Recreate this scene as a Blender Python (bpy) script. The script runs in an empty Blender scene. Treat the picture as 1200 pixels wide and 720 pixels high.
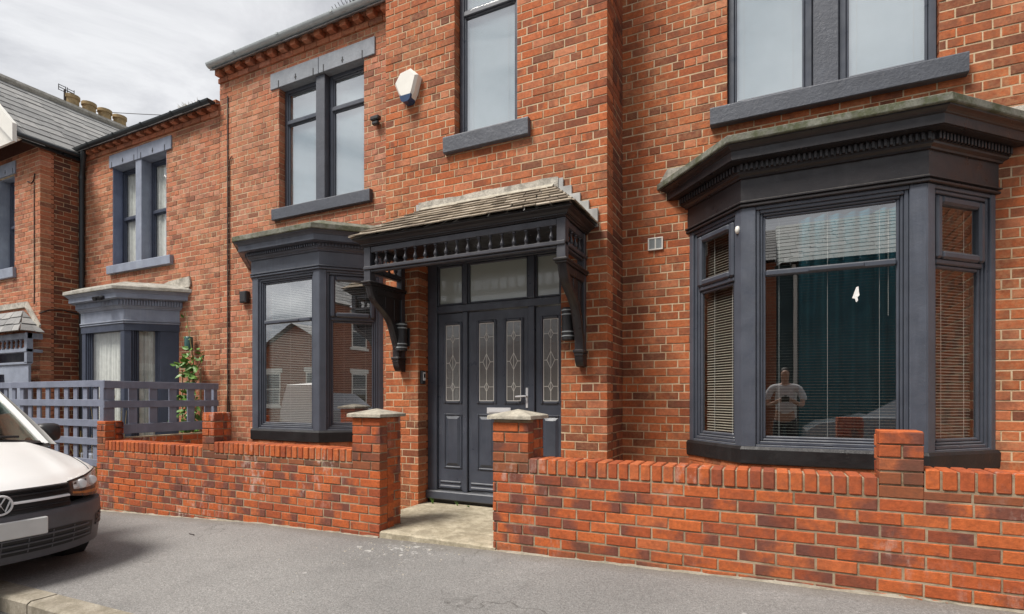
import bpy, bmesh, math, random
from mathutils import Vector, Matrix
random.seed(7)
S = bpy.context.scene
COL = S.collection
R = math.radians
rnd = random.uniform

# ------------------------------------------------------------------ helpers
class MB:
    def __init__(s):
        s.v = []; s.f = []; s.col = []; s.use = False
    def add(s, vs, fs, T=None, col=None):
        b = len(s.v)
        s.v += [T(*p) for p in vs] if T else [tuple(p) for p in vs]
        s.f += [tuple(b + i for i in f) for f in fs]
        if col is None: s.col += [(.5, .5, .5, 1)] * len(vs)
        else:
            s.use = True
            s.col += col if isinstance(col, list) else [col] * len(vs)
    def box(s, x0, x1, y0, y1, z0, z1, T=None, ch=0., col=None):
        if x1 < x0: x0, x1 = x1, x0
        if y1 < y0: y0, y1 = y1, y0
        if z1 < z0: z0, z1 = z1, z0
        ch = min(ch, .45 * (x1 - x0), .45 * (y1 - y0), .45 * (z1 - z0))
        X = (x0, x1); Y = (y0, y1); Z = (z0, z1)
        if ch <= 0:
            vs = [(X[i], Y[j], Z[k]) for i in (0, 1) for j in (0, 1) for k in (0, 1)]
            fs = [(0, 1, 3, 2), (4, 6, 7, 5), (0, 4, 5, 1), (2, 3, 7, 6), (0, 2, 6, 4), (1, 5, 7, 3)]
            s.add(vs, fs, T, col); return
        vs = []; idx = {}
        for i in (0, 1):
            for j in (0, 1):
                for k in (0, 1):
                    sx, sy, sz = (1 - 2 * i) * ch, (1 - 2 * j) * ch, (1 - 2 * k) * ch
                    for a in range(3):
                        p = [X[i] + sx, Y[j] + sy, Z[k] + sz]
                        p[a] = (X[i], Y[j], Z[k])[a]
                        idx[(i, j, k, a)] = len(vs); vs.append(tuple(p))
        g = lambda i, j, k, a: idx[(i, j, k, a)]
        fs = []
        for i in (0, 1): fs.append((g(i,0,0,0), g(i,1,0,0), g(i,1,1,0), g(i,0,1,0)) if i else (g(i,0,0,0), g(i,0,1,0), g(i,1,1,0), g(i,1,0,0)))
        for j in (0, 1): fs.append((g(0,j,0,1), g(0,j,1,1), g(1,j,1,1), g(1,j,0,1)) if j else (g(0,j,0,1), g(1,j,0,1), g(1,j,1,1), g(0,j,1,1)))
        for k in (0, 1): fs.append((g(0,0,k,2), g(1,0,k,2), g(1,1,k,2), g(0,1,k,2)) if k else (g(0,0,k,2), g(0,1,k,2), g(1,1,k,2), g(1,0,k,2)))
        for i in (0, 1):
            for j in (0, 1): fs.append((g(i,j,0,0), g(i,j,1,0), g(i,j,1,1), g(i,j,0,1)))
        for i in (0, 1):
            for k in (0, 1): fs.append((g(i,0,k,0), g(i,1,k,0), g(i,1,k,2), g(i,0,k,2)))
        for j in (0, 1):
            for k in (0, 1): fs.append((g(0,j,k,1), g(1,j,k,1), g(1,j,k,2), g(0,j,k,2)))
        for i in (0, 1):
            for j in (0, 1):
                for k in (0, 1): fs.append((g(i,j,k,0), g(i,j,k,1), g(i,j,k,2)))
        s.add(vs, fs, T, col)
    def prism(s, poly, d0, d1, T=None, col=None):
        """poly in (a,b); T(a, d, b)"""
        n = len(poly)
        vs = [(p[0], d0, p[1]) for p in poly] + [(p[0], d1, p[1]) for p in poly]
        fs = [tuple(range(n)), tuple(range(2 * n - 1, n - 1, -1))]
        fs += [(i, i + n, (i + 1) % n + n, (i + 1) % n) for i in range(n)]
        s.add(vs, fs, T, col)
    def tube(s, pts, r, n=8, cap=True, col=None):
        pts = [Vector(p) for p in pts]
        rs = r if isinstance(r, (list, tuple)) else [r] * len(pts)
        vs = []; fs = []
        up = None
        for i, p in enumerate(pts):
            d = (pts[min(i + 1, len(pts) - 1)] - pts[max(i - 1, 0)]).normalized()
            if up is None:
                a = Vector((0, 0, 1)) if abs(d.z) < .9 else Vector((1, 0, 0))
            else: a = up
            x = d.cross(a).normalized(); y = x.cross(d).normalized(); up = y
            for k in range(n):
                t = 2 * math.pi * k / n
                q = p + x * math.cos(t) * rs[i] + y * math.sin(t) * rs[i]
                vs.append(tuple(q))
        for i in range(len(pts) - 1):
            for k in range(n):
                a = i * n + k; b = i * n + (k + 1) % n
                fs.append((a, b, b + n, a + n))
        if cap:
            fs.append(tuple(range(n - 1, -1, -1))); m = (len(pts) - 1) * n
            fs.append(tuple(range(m, m + n)))
        s.add(vs, fs, None, col)
    def lathe(s, prof, c, n=10, T=None, col=None):
        """prof [(r,z)] about vertical axis at c"""
        vs = []; fs = []
        for r, z in prof:
            for k in range(n):
                t = 2 * math.pi * k / n
                vs.append((c[0] + r * math.cos(t), c[1] + r * math.sin(t), c[2] + z))
        for i in range(len(prof) - 1):
            for k in range(n):
                a = i * n + k; b = i * n + (k + 1) % n
                fs.append((a, b, b + n, a + n))
        fs.append(tuple(range(n - 1, -1, -1))); m = (len(prof) - 1) * n
        fs.append(tuple(range(m, m + n)))
        s.add(vs, fs, T, col)
    def grid(s, fn, nu, nv, col=None):
        vs = [fn(i / nu, j / nv) for i in range(nu + 1) for j in range(nv + 1)]
        fs = [(i * (nv + 1) + j, (i + 1) * (nv + 1) + j, (i + 1) * (nv + 1) + j + 1, i * (nv + 1) + j + 1) for i in range(nu) for j in range(nv)]
        s.add(vs, fs, None, col)
    def ring(s, s0, s1, z0, z1, w, o0, o1, T, ch=.004, wb=None, wt=None):
        wb = wb or w; wt = wt or w
        s.box(s0, s0 + w, o0, o1, z0, z1, T, ch); s.box(s1 - w, s1, o0, o1, z0, z1, T, ch)
        s.box(s0 + w, s1 - w, o0, o1, z0, z0 + wb, T, ch); s.box(s0 + w, s1 - w, o0, o1, z1 - wt, z1, T, ch)
    def build(s, name, mat, parent=None, smooth=None, fix=True):
        me = bpy.data.meshes.new(name)
        me.from_pydata(s.v, [], s.f)
        if fix:
            bm = bmesh.new(); bm.from_mesh(me)
            bmesh.ops.recalc_face_normals(bm, faces=bm.faces); bm.to_mesh(me); bm.free()
        if s.use:
            at = me.attributes.new('bc', 'FLOAT_COLOR', 'POINT')
            at.data.foreach_set('color', [c for q in s.col for c in q])
        me.materials.append(mat)
        if smooth:
            me.shade_smooth(); me.set_sharp_from_angle(angle=R(smooth))
        o = bpy.data.objects.new(name, me); COL.objects.link(o)
        if parent is not None:
            o.parent = parent
            o.matrix_parent_inverse = Matrix.Translation(-parent.location) if parent.type == 'EMPTY' else Matrix.Identity(4)
        return o

def tag(o, label=None, cat=None, group=None, kind=None):
    if label: o['label'] = label
    if cat: o['category'] = cat
    if group: o['group'] = group
    if kind: o['kind'] = kind
    return o
def empty(name, loc, label, cat, group=None):
    o = bpy.data.objects.new(name, None); COL.objects.link(o); o.location = loc; o.empty_display_size = .2
    return tag(o, label, cat, group)
def fr(ax, ay, dx, dy, nx, ny):
    return lambda s, o, z: (ax + dx * s + nx * o, ay + dy * s + ny * o, z)
def frAB(A, B):
    d = Vector((B[0] - A[0], B[1] - A[1])); L = d.length; d /= L
    return fr(A[0], A[1], d.x, d.y, d.y, -d.x), L

# ------------------------------------------------------------------ materials
class NT:
    def __init__(s, name):
        s.m = bpy.data.materials.new(name); s.m.use_nodes = True
        s.t = s.m.node_tree; s.t.nodes.clear()
        s.out = s.n('ShaderNodeOutputMaterial')
    def n(s, typ, **kw):
        x = s.t.nodes.new(typ)
        for k, v in kw.items():
            if k.startswith('i_'):
                x.inputs[k[2:].replace('_', ' ')].default_value = v
            else: setattr(x, k, v)
        return x
    def l(s, a, b): s.t.links.new(a, b)
    def pos(s):
        return s.n('ShaderNodeNewGeometry').outputs['Position']
    def noise(s, scale, detail=4, rough=.55, vec=None, dist=0.):
        x = s.n('ShaderNodeTexNoise'); x.inputs['Scale'].default_value = scale; x.inputs['Detail'].default_value = detail
        x.inputs['Roughness'].default_value = rough; x.inputs['Distortion'].default_value = dist
        s.l(vec if vec is not None else s.pos(), x.inputs['Vector']); return x.outputs['Fac']
    def ramp(s, fac, stops, interp='LINEAR'):
        x = s.n('ShaderNodeValToRGB'); cr = x.color_ramp; cr.interpolation = interp
        while len(cr.elements) > 1: cr.elements.remove(cr.elements[-1])
        for i, (p, c) in enumerate(stops):
            e = cr.elements[0] if i == 0 else cr.elements.new(p)
            e.position = p; e.color = (c, c, c, 1) if not isinstance(c, (tuple, list)) else tuple(c[:3]) + (1,)
        s.l(fac, x.inputs['Fac']); return x.outputs['Color']
    def mix(s, fac, a, b, mode='MIX'):
        x = s.n('ShaderNodeMix', data_type='RGBA', blend_type=mode)
        for sock, v in ((x.inputs['Factor'], fac), (x.inputs['A'], a), (x.inputs['B'], b)):
            if isinstance(v, (int, float)): sock.default_value = v if sock.type == 'VALUE' else (v, v, v, 1)
            elif isinstance(v, (tuple, list)): sock.default_value = tuple(v[:3]) + (1,)
            else: s.l(v, sock)
        return x.outputs['Result']
    def math(s, op, a, b=None, clamp=False):
        x = s.n('ShaderNodeMath', operation=op); x.use_clamp = clamp
        for i, v in enumerate((a, b)):
            if v is None: continue
            if isinstance(v, (int, float)): x.inputs[i].default_value = v
            else: s.l(v, x.inputs[i])
        return x.outputs[0]
    def bump(s, h, strength, dist=.01, normal=None):
        x = s.n('ShaderNodeBump'); x.inputs['Strength'].default_value = strength; x.inputs['Distance'].default_value = dist
        s.l(h, x.inputs['Height'])
        if normal is not None: s.l(normal, x.inputs['Normal'])
        return x.outputs['Normal']
    def pbsdf(s, col, rough=.7, normal=None, metallic=0., spec=.5, coat=0.):
        p = s.n('ShaderNodeBsdfPrincipled')
        for sock, v in ((p.inputs['Base Color'], col), (p.inputs['Roughness'], rough)):
            if isinstance(v, (int, float)): sock.default_value = v
            elif isinstance(v, (tuple, list)): sock.default_value = tuple(v[:3]) + (1,)
            else: s.l(v, sock)
        p.inputs['Metallic'].default_value = metallic
        p.inputs['Specular IOR Level'].default_value = spec
        p.inputs['Coat Weight'].default_value = coat; p.inputs['Coat Roughness'].default_value = .04
        if normal is not None: s.l(normal, p.inputs['Normal'])
        s.l(p.outputs[0], s.out.inputs['Surface']); return p

def simple(name, c, rough=.6, var=.15, vs=6., bump=.1, bs=60., metallic=0., spec=.5, coat=0., dist=.004):
    m = NT(name)
    n = m.noise(vs, 5)
    col = m.mix(m.ramp(n, [(.3, 0.), (.7, 1.)]), [x * (1 - var) for x in c], [min(1, x * (1 + var)) for x in c])
    nn = m.bump(m.noise(bs, 4), bump, dist) if bump else None
    m.pbsdf(col, rough, nn, metallic, spec, coat); return m.m

def brick_mat(name, pal, endc, endamt, soot, sootamt, white=0., smear=0., damp=0., bs=110., rough=.85):
    m = NT(name)
    at = m.n('ShaderNodeAttribute', attribute_name='bc')
    sp = m.n('ShaderNodeSeparateColor'); m.l(at.outputs['Color'], sp.inputs[0])
    r, g, u = sp.outputs
    base = m.ramp(r, pal, 'LINEAR')
    # fired ends: darker patches along the brick, differing brick to brick
    pn = m.noise(9., 3)
    d = m.math('ADD', m.math('MULTIPLY', u, m.math('SUBTRACT', m.math('MULTIPLY', g, 2.2), .7)), m.math('MULTIPLY', m.math('SUBTRACT', pn, .5), 1.5))
    dm = m.ramp(d, [(.30, 0.), (.75, 1.)])
    col = m.mix(m.math('MULTIPLY', dm, endamt), base, endc)
    # mottling
    mo = m.ramp(m.noise(38., 6, .7), [(.3, .66), (.72, 1.18)])
    col = m.mix(1., col, mo, 'MULTIPLY')
    blot = m.math('MULTIPLY', m.ramp(m.noise(11., 6, .72), [(.50, 0.), (.66, 1.)]), m.ramp(g, [(.2, .15), (.8, 1.)]))
    col = m.mix(m.math('MULTIPLY', blot, .62), col, endc)
    if sootamt:
        sn = m.ramp(m.noise(1.3, 6, .65), [(.46, 0.), (.66, 1.)])
        sn2 = m.math('MULTIPLY', sn, m.ramp(m.noise(22., 4, .6), [(.35, .2), (.6, 1.)]))
        col = m.mix(m.math('MULTIPLY', sn2, sootamt), col, soot)
    if smear:
        sm = m.math('MULTIPLY', m.ramp(m.noise(1.7, 5, .6), [(.44, 0.), (.62, 1.)]), m.ramp(m.noise(30., 5, .7), [(.42, 0.), (.62, 1.)]))
        col = m.mix(m.math('MULTIPLY', sm, smear), col, (.50, .28, .14))
    # rain streaks: long vertical stains
    mp0 = m.n('ShaderNodeMapping'); mp0.inputs['Scale'].default_value = (5., 5., .45); m.l(m.pos(), mp0.inputs['Vector'])
    stk = m.math('MULTIPLY', m.ramp(m.noise(1., 5, .6, mp0.outputs[0]), [(.5, 0.), (.72, 1.)]), m.ramp(m.noise(.8, 3), [(.45, 0.), (.6, 1.)]))
    col = m.mix(m.math('MULTIPLY', stk, .45), col, soot)
    if damp:
        dn = m.math('ADD', at.outputs['Alpha'], m.math('MULTIPLY', m.math('SUBTRACT', m.noise(3.5, 6, .7), .5), .55))
        dk = m.ramp(dn, [(.06, 1.), (.26, 0.)])
        col = m.mix(m.math('MULTIPLY', dk, damp), col, (.12, .065, .04))
    if white:
        geo = m.pos(); mp = m.n('ShaderNodeMapping'); mp.inputs['Scale'].default_value = (1., 1., .45); m.l(geo, mp.inputs['Vector'])
        w = m.math('MULTIPLY', m.ramp(m.noise(1.1, 3), [(.52, 0.), (.66, 1.)]), m.ramp(m.noise(17., 5, .7, mp.outputs[0]), [(.52, 0.), (.68, 1.)]))
        col = m.mix(m.math('MULTIPLY', w, white), col, (.62, .52, .46))
    hb = m.math('ADD', m.noise(bs, 5, .65), m.math('MULTIPLY', m.noise(25., 3), .8))
    m.pbsdf(col, rough, m.bump(hb, .55, .006), spec=.3)
    return m.m

M = {}
M['brick_house'] = brick_mat('house_brick', [(0., (.20, .068, .038)), (.08, (.29, .085, .038)), (.2, (.44, .115, .040)), (.5, (.53, .145, .048)), (.72, (.51, .152, .060)), (.9, (.54, .182, .085)), (1., (.57, .215, .11))],
                             (.17, .062, .038), .5, (.17, .07, .040), .5, smear=.42)
M['brick_pale'] = brick_mat('faded_brick', [(0., (.24, .095, .058)), (.1, (.34, .125, .07)), (.22, (.46, .16, .082)), (.5, (.53, .185, .095)), (.75, (.55, .21, .12)), (.9, (.56, .235, .145)), (1., (.58, .27, .17))],
                             (.22, .09, .06), .45, (.2, .095, .06), .42, smear=.45)
M['brick_shade_tone'] = brick_mat('shade_toned_brick', [(0., (.12, .045, .03)), (.4, (.26, .075, .035)), (.8, (.34, .10, .045)), (1., (.38, .13, .06))],  # shade of the return walls put into a darker brick colour
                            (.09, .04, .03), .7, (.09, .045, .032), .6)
M['brick_garden'] = brick_mat('garden_brick', [(0., (.24, .066, .036)), (.12, (.41, .094, .034)), (.5, (.53, .124, .035)), (.8, (.57, .145, .042)), (1., (.53, .15, .057))],
                              (.15, .06, .048), .85, (.18, .07, .048), .5, white=.85, damp=.6, bs=160.)
def mortar_mat(name, c, c2):
    m = NT(name)
    col = m.mix(m.ramp(m.noise(7., 6, .7), [(.35, 0.), (.65, 1.)]), c, c2)
    m.pbsdf(col, .95, m.bump(m.noise(140., 5, .7), .6, .006), spec=.2); return m.m
M['mortar'] = mortar_mat('lime_mortar', (.46, .33, .20), (.66, .53, .36))
M['mortar_shade_tone'] = mortar_mat('shade_toned_mortar', (.34, .25, .15), (.54, .42, .28))  # mortar colour darkened too, carrying the return walls' shade
M['mortar_garden'] = mortar_mat('garden_mortar', (.21, .15, .095), (.44, .35, .24))

def paint(name, c, rough=.38, peel=.35, spec=.5, peelc=None):
    m = NT(name)
    n = m.noise(5., 5)
    col = m.mix(m.ramp(n, [(.3, 0.), (.7, 1.)]), [x * .85 for x in c], [x * 1.15 for x in c])
    if peelc:
        k = m.ramp(m.noise(14., 6, .75), [(.66, 0.), (.70, 1.)])
        col = m.mix(m.math('MULTIPLY', k, .5), col, peelc)
    mp0 = m.n('ShaderNodeMapping'); mp0.inputs['Scale'].default_value = (22., 22., 1.6); m.l(m.pos(), mp0.inputs['Vector'])
    run = m.math('MULTIPLY', m.ramp(m.noise(1., 5, .65, mp0.outputs[0]), [(.5, 0.), (.75, 1.)]), m.ramp(m.noise(2.2, 3), [(.42, 0.), (.62, 1.)]))
    col = m.mix(m.math('MULTIPLY', run, .35), col, [min(.5, x * 1.7 + .02) for x in c])
    chip = m.math('MULTIPLY', m.ramp(m.noise(46., 4, .7), [(.72, 0.), (.74, 1.)]), m.ramp(m.noise(3.3, 3), [(.5, 0.), (.6, 1.)]))
    col = m.mix(m.math('MULTIPLY', chip, .45), col, (.34, .33, .32))
    ns = m.n('ShaderNodeSeparateXYZ'); m.l(m.n('ShaderNodeNewGeometry').outputs['Normal'], ns.inputs[0])
    du = m.math('MULTIPLY', m.ramp(ns.outputs[2], [(.5, 0.), (.85, 1.)]), m.ramp(m.noise(12., 5, .7), [(.3, .15), (.65, 1.)]))
    col = m.mix(m.math('MULTIPLY', du, .45), col, (.24, .23, .21))
    ro = m.ramp(m.noise(9., 5), [(.3, rough - .08), (.7, rough + .16)])
    h = m.math('ADD', m.noise(30., 5, .6), m.math('MULTIPLY', m.noise(160., 3), .35))
    m.pbsdf(col, ro, m.bump(h, peel, .005), spec=spec); return m.m
M['grey'] = paint('anthracite_paint', (.070, .080, .104), .38, .35, .6)
M['upvc'] = paint('anthracite_frame', (.060, .069, .090), .34, .1, .6)
M['porch'] = paint('porch_paint', (.048, .048, .058), .36, .3, .6)
M['black'] = paint('black_paint', (.022, .019, .021), .33, .3, .5)
M['blackstone'] = paint('black_stone_paint', (.016, .015, .016), .42, .6, .4, (.10, .09, .08))
M['greystone'] = paint('grey_stone_paint', (.072, .079, .098), .5, 1., .5, (.14, .14, .15))
M['palestone'] = paint('pale_grey_stone_paint', (.24, .26, .29), .6, .9, .4, (.12, .13, .15))
M['blue'] = paint('blue_grey_paint', (.25, .28, .35), .5, .5, .4)
M['bluereveal'] = paint('blue_reveal_paint', (.14, .17, .26), .5, .5, .4)
M['bluedark'] = paint('dark_blue_paint', (.045, .055, .085), .45, .4, .4)
M['blackbar'] = paint('gutter_black', (.02, .026, .03), .35, .1, .5)
M['pvcgrey'] = simple('grey_plastic', (.42, .46, .47), .4, .12, 8., .05)
M['white'] = simple('white_plastic', (.78, .76, .70), .35, .04, 8., .03)
M['chrome'] = simple('chrome', (.75, .75, .76), .15, .03, 8., 0., 1.)
M['lead'] = simple('lead_sheet', (.36, .36, .35), .55, .25, 9., .5, 0.)
M['blackplastic'] = simple('black_plastic', (.025, .025, .027), .45, .1, 10., .08)
M['slat'] = simple('blind_slat', (.40, .38, .33), .5, .05, 8., 0.)
M['slatside'] = simple('beige_blind_slat', (.46, .41, .35), .5, .05, 8., 0.)
M['slatleft'] = simple('left_blind_slat', (.66, .66, .62), .5, .05, 8., 0.)
M['slatpale'] = simple('white_blind_slat', (.66, .74, .77), .5, .03, 8., 0.)
M['cord'] = simple('white_cord', (.7, .7, .68), .6, .05, 8., 0.)
M['curtain'] = simple('teal_fabric', (.035, .21, .29), .9, .2, 5., .3, dist=.01)
M['net'] = simple('net_curtain', (.80, .80, .78), .9, .12, 12., .5)
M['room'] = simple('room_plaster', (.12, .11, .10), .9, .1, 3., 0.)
M['fence'] = paint('fence_blue_grey_paint', (.19, .21, .275), .7, .8, .3)
def stone_mat(name, a, b, moss=None, mossamt=0., bs=90.):
    m = NT(name)
    col = m.mix(m.ramp(m.noise(6., 7, .7), [(.3, 0.), (.7, 1.)]), a, b)
    col = m.mix(1., col, m.ramp(m.noise(60., 4, .6), [(.3, .8), (.7, 1.1)]), 'MULTIPLY')
    if moss: col = m.mix(m.math('MULTIPLY', m.ramp(m.noise(9., 6, .7), [(.45, 0.), (.6, 1.)]), mossamt), col, moss)
    m.pbsdf(col, .95, m.bump(m.noise(bs, 6, .7), .7, .008), spec=.2); return m.m
M['cap'] = stone_mat('cap_stone', (.36, .32, .26), (.56, .52, .43), (.2, .19, .16), .5)
M['slab'] = stone_mat('mossy_slab', (.12, .122, .10), (.27, .27, .23), (.07, .08, .035), .75)
M['slabpale'] = stone_mat('pale_slab', (.30, .29, .25), (.48, .46, .42), (.12, .11, .08), .4)
M['fillet'] = stone_mat('cement_fillet', (.40, .37, .32), (.66, .62, .54), (.16, .15, .13), .6)
M['chimney_pot'] = stone_mat('buff_clay', (.36, .26, .13), (.46, .34, .19), (.16, .13, .08), .4)
def slate_mat(name, a, b, c):
    m = NT(name)
    at = m.n('ShaderNodeAttribute', attribute_name='bc'); sp = m.n('ShaderNodeSeparateColor'); m.l(at.outputs['Color'], sp.inputs[0])
    col = m.ramp(sp.outputs[0], [(0., a), (.5, b), (1., c)])
    col = m.mix(1., col, m.ramp(m.noise(14., 6, .7), [(.3, .78), (.7, 1.12)]), 'MULTIPLY')
    m.pbsdf(col, .75, m.bump(m.noise(55., 5, .7), .5, .006), spec=.35); return m.m
M['slate_tan'] = slate_mat('weathered_tan_slate', (.19, .155, .12), (.32, .27, .205), (.46, .40, .32))
M['slate_grey'] = slate_mat('grey_slate', (.20, .20, .20), (.27, .27, .265), (.35, .345, .335))

M['slate_pale'] = slate_mat('pale_slate', (.50, .54, .52), (.58, .61, .59), (.64, .66, .64))
def glass_mat(name, tint=(.93, .96, .96), refl=1.7, bumpn=0., bscale=2., mul=1.):
    m = NT(name)
    tr = m.n('ShaderNodeBsdfTransparent'); tr.inputs[0].default_value = tuple(tint) + (1,)
    gl = m.n('ShaderNodeBsdfGlossy'); gl.inputs['Roughness'].default_value = 0.003; gl.inputs[0].default_value = (mul, mul, mul, 1)
    f = m.n('ShaderNodeLayerWeight'); f.inputs['Blend'].default_value = .5
    if bumpn:
        nn = m.bump(m.noise(bscale, 3), bumpn, .02)
        m.l(nn, gl.inputs['Normal'])
    mx = m.n('ShaderNodeMixShader')
    fac = m.math('ADD', m.math('MULTIPLY', m.math('POWER', f.outputs['Facing'], 4.), .8), .043 * refl, True)
    m.l(fac, mx.inputs[0]); m.l(tr.outputs[0], mx.inputs[1]); m.l(gl.outputs[0], mx.inputs[2]); m.l(mx.outputs[0], m.out.inputs['Surface'])
    return m.m
M['glass'] = glass_mat('window_glass', (.66, .70, .70), 6.5, .006, 1.2)
M['glassleft'] = glass_mat('left_bay_glass', (.86, .89, .89), 10.5, .008, 1.4)
M['glassside'] = glass_mat('canted_glass', (.88, .90, .88), 2.6, .006, 1.4)
M['glassup'] = glass_mat('upper_window_glass', (.80, .87, .89), 11., .02, 1.3)
M['sideglass'] = glass_mat('tinted_side_glass', (.22, .33, .28), 2.6, 0.)
M['carglass'] = glass_mat('windscreen_glass', (.55, .66, .62), 2.6, 0.)
def obscure_mat():
    m = NT('obscure_glass')
    h = m.math('ADD', m.noise(55., 3, .5), m.math('MULTIPLY', m.noise(8., 2), .5))
    nn = m.bump(h, .35, .01)
    m.pbsdf(m.mix(m.noise(3., 3), (.07, .07, .068), (.20, .205, .195)), .05, nn, spec=1.0, coat=1.); return m.m
M['obscure'] = obscure_mat()
def frost_mat():
    m = NT('frosted_glass')
    nn = m.bump(m.noise(70., 3, .5), .25, .006)
    m.pbsdf((.40, .44, .40), .05, nn, spec=1.0, coat=1.); return m.m
M['frosted'] = frost_mat()

def tarmac(name, a, b, speck, paintspots=False):
    m = NT(name)
    big = m.ramp(m.noise(.55, 5, .6), [(.3, 0.), (.7, 1.)])
    col = m.mix(big, a, b)
    fine = m.ramp(m.noise(125., 4, .75), [(.25, .45), (.5, 1.), (.75, 1.6)])
    col = m.mix(1., col, fine, 'MULTIPLY')
    col = m.mix(1., col, m.ramp(m.noise(48., 5, .8), [(.3, .70), (.5, 1.), (.7, 1.28)]), 'MULTIPLY')
    vo = m.n('ShaderNodeTexVoronoi'); vo.inputs['Scale'].default_value = 70.; m.l(m.pos(), vo.inputs['Vector'])
    st = m.ramp(vo.outputs['Distance'], [(.12, 1.), (.22, 0.)])
    sc = m.n('ShaderNodeSeparateColor'); m.l(vo.outputs['Color'], sc.inputs[0])
    st = m.math('MULTIPLY', st, m.ramp(sc.outputs[0], [(.8, 0.), (.85, 1.)]))
    col = m.mix(m.math('MULTIPLY', st, .6), col, speck)
    stain = m.ramp(m.noise(2.3, 6, .7), [(.55, 0.), (.75, 1.)])
    col = m.mix(m.math('MULTIPLY', stain, .35), col, [x * .55 for x in a])
    if paintspots:
        vd = m.n('ShaderNodeVectorMath', operation='DISTANCE'); m.l(m.pos(), vd.inputs[0]); vd.inputs[1].default_value = (-2.75, 3.62, .0)
        mask = m.ramp(m.math('MULTIPLY', vd.outputs['Value'], .5), [(.05, 1.), (.5, .0)])
        w = m.math('ADD', m.noise(13., 6, .75), m.math('MULTIPLY', mask, .2))
        k = m.ramp(w, [(.74, 0.), (.79, 1.)])
        col = m.mix(m.math('MULTIPLY', k, .7), col, (.66, .65, .62))
        v2 = m.n('ShaderNodeTexVoronoi'); v2.inputs['Scale'].default_value = 3.1; m.l(m.pos(), v2.inputs['Vector'])
        s2 = m.n('ShaderNodeSeparateColor'); m.l(v2.outputs['Color'], s2.inputs[0])
        gum = m.math('MULTIPLY', m.ramp(m.math('ADD', v2.outputs['Distance'], m.math('MULTIPLY', m.noise(60., 2), .05)), [(.065, 1.), (.085, 0.)]), m.ramp(s2.outputs[1], [(.55, 0.), (.6, 1.)]))
        col = m.mix(m.math('MULTIPLY', gum, .55), col, (.55, .54, .52))
    if paintspots:
        # hairline cracks and a darker reinstatement patch
        v3 = m.n('ShaderNodeTexVoronoi', feature='DISTANCE_TO_EDGE'); v3.inputs['Scale'].default_value = .55
        wv = m.n('ShaderNodeVectorMath', operation='ADD'); m.l(m.pos(), wv.inputs[0])
        cn = m.n('ShaderNodeTexNoise'); cn.inputs['Scale'].default_value = 2.2; cn.inputs['Detail'].default_value = 5; m.l(m.pos(), cn.inputs['Vector'])
        sc_ = m.n('ShaderNodeVectorMath', operation='SCALE'); sc_.inputs['Scale'].default_value = .9; m.l(cn.outputs['Color'], sc_.inputs[0]); m.l(sc_.outputs[0], wv.inputs[1])
        m.l(wv.outputs[0], v3.inputs['Vector'])
        ck = m.math('MULTIPLY', m.ramp(v3.outputs['Distance'], [(.0, 1.), (.006, 0.)]), m.ramp(m.noise(.9, 3), [(.5, 0.), (.6, 1.)]))
        col = m.mix(m.math('MULTIPLY', ck, .7), col, (.06, .055, .05))
        gsep = m.n('ShaderNodeSeparateXYZ'); m.l(m.pos(), gsep.inputs[0])
        wall_d = m.math('ADD', gsep.outputs[1], m.math('MULTIPLY', m.noise(5., 5, .7), .22))
        dirt = m.ramp(m.math('SUBTRACT', wall_d, 3.0), [(.72, 0.), (.92, 1.)])
        col = m.mix(m.math('MULTIPLY', dirt, .5), col, (.16, .135, .10))
        track = m.ramp(m.noise(.33, 4, .6), [(.42, .88), (.6, 1.06)])
        col = m.mix(1., col, track, 'MULTIPLY')
    m.pbsdf(col, .9, m.bump(m.math('ADD', m.noise(150., 4, .7), vo.outputs['Distance']), .55, .006), spec=.3)
    return m.m
M['pavement'] = tarmac('pavement_tarmac', (.205, .20, .194), (.265, .257, .247), (.5, .49, .47), True)
M['road'] = tarmac('road_tarmac', (.085, .083, .08), (.12, .117, .112), (.3, .3, .3))
M['kerb'] = stone_mat('kerb_concrete', (.27, .24, .19), (.42, .38, .31), (.16, .14, .10), .5)
M['concrete'] = stone_mat('path_concrete', (.36, .31, .22), (.56, .50, .38), (.20, .17, .12), .55)
M['soil'] = stone_mat('ground_soil', (.13, .115, .09), (.2, .18, .14))
M['leaf'] = simple('leaf_green', (.10, .21, .035), .45, .5, 14., .15)
M['stem'] = simple('stem_green', (.17, .16, .06), .6, .3, 14., .1)
M['drygrass'] = simple('dry_grass', (.42, .33, .12), .8, .4, 14., .1)
M['vanwhite'] = simple('van_white_paint', (.88, .87, .85), .4, .02, 4., 0., 0., .4, .25)
M['bumper'] = simple('grained_bumper_plastic', (.085, .085, .095), .5, .1, 12., .12, dist=.002)
M['tyre'] = simple('tyre_rubber', (.018, .018, .018), .85, .15, 12., .3)
M['lens'] = glass_mat('headlight_lens', (.92, .93, .93), 1.6)
M['amber'] = simple('amber_reflector', (.42, .16, .05), .2, .1, 20., 0.)
M['plate'] = simple('number_plate', (.62, .63, .62), .35, .05, 12., 0.)
M['lampsilver'] = simple('reflector_silver', (.6, .6, .6), .12, .1, 20., .0, 1.)
M['cable'] = simple('black_cable', (.03, .02, .018), .7, .1, 10., 0.)

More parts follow.
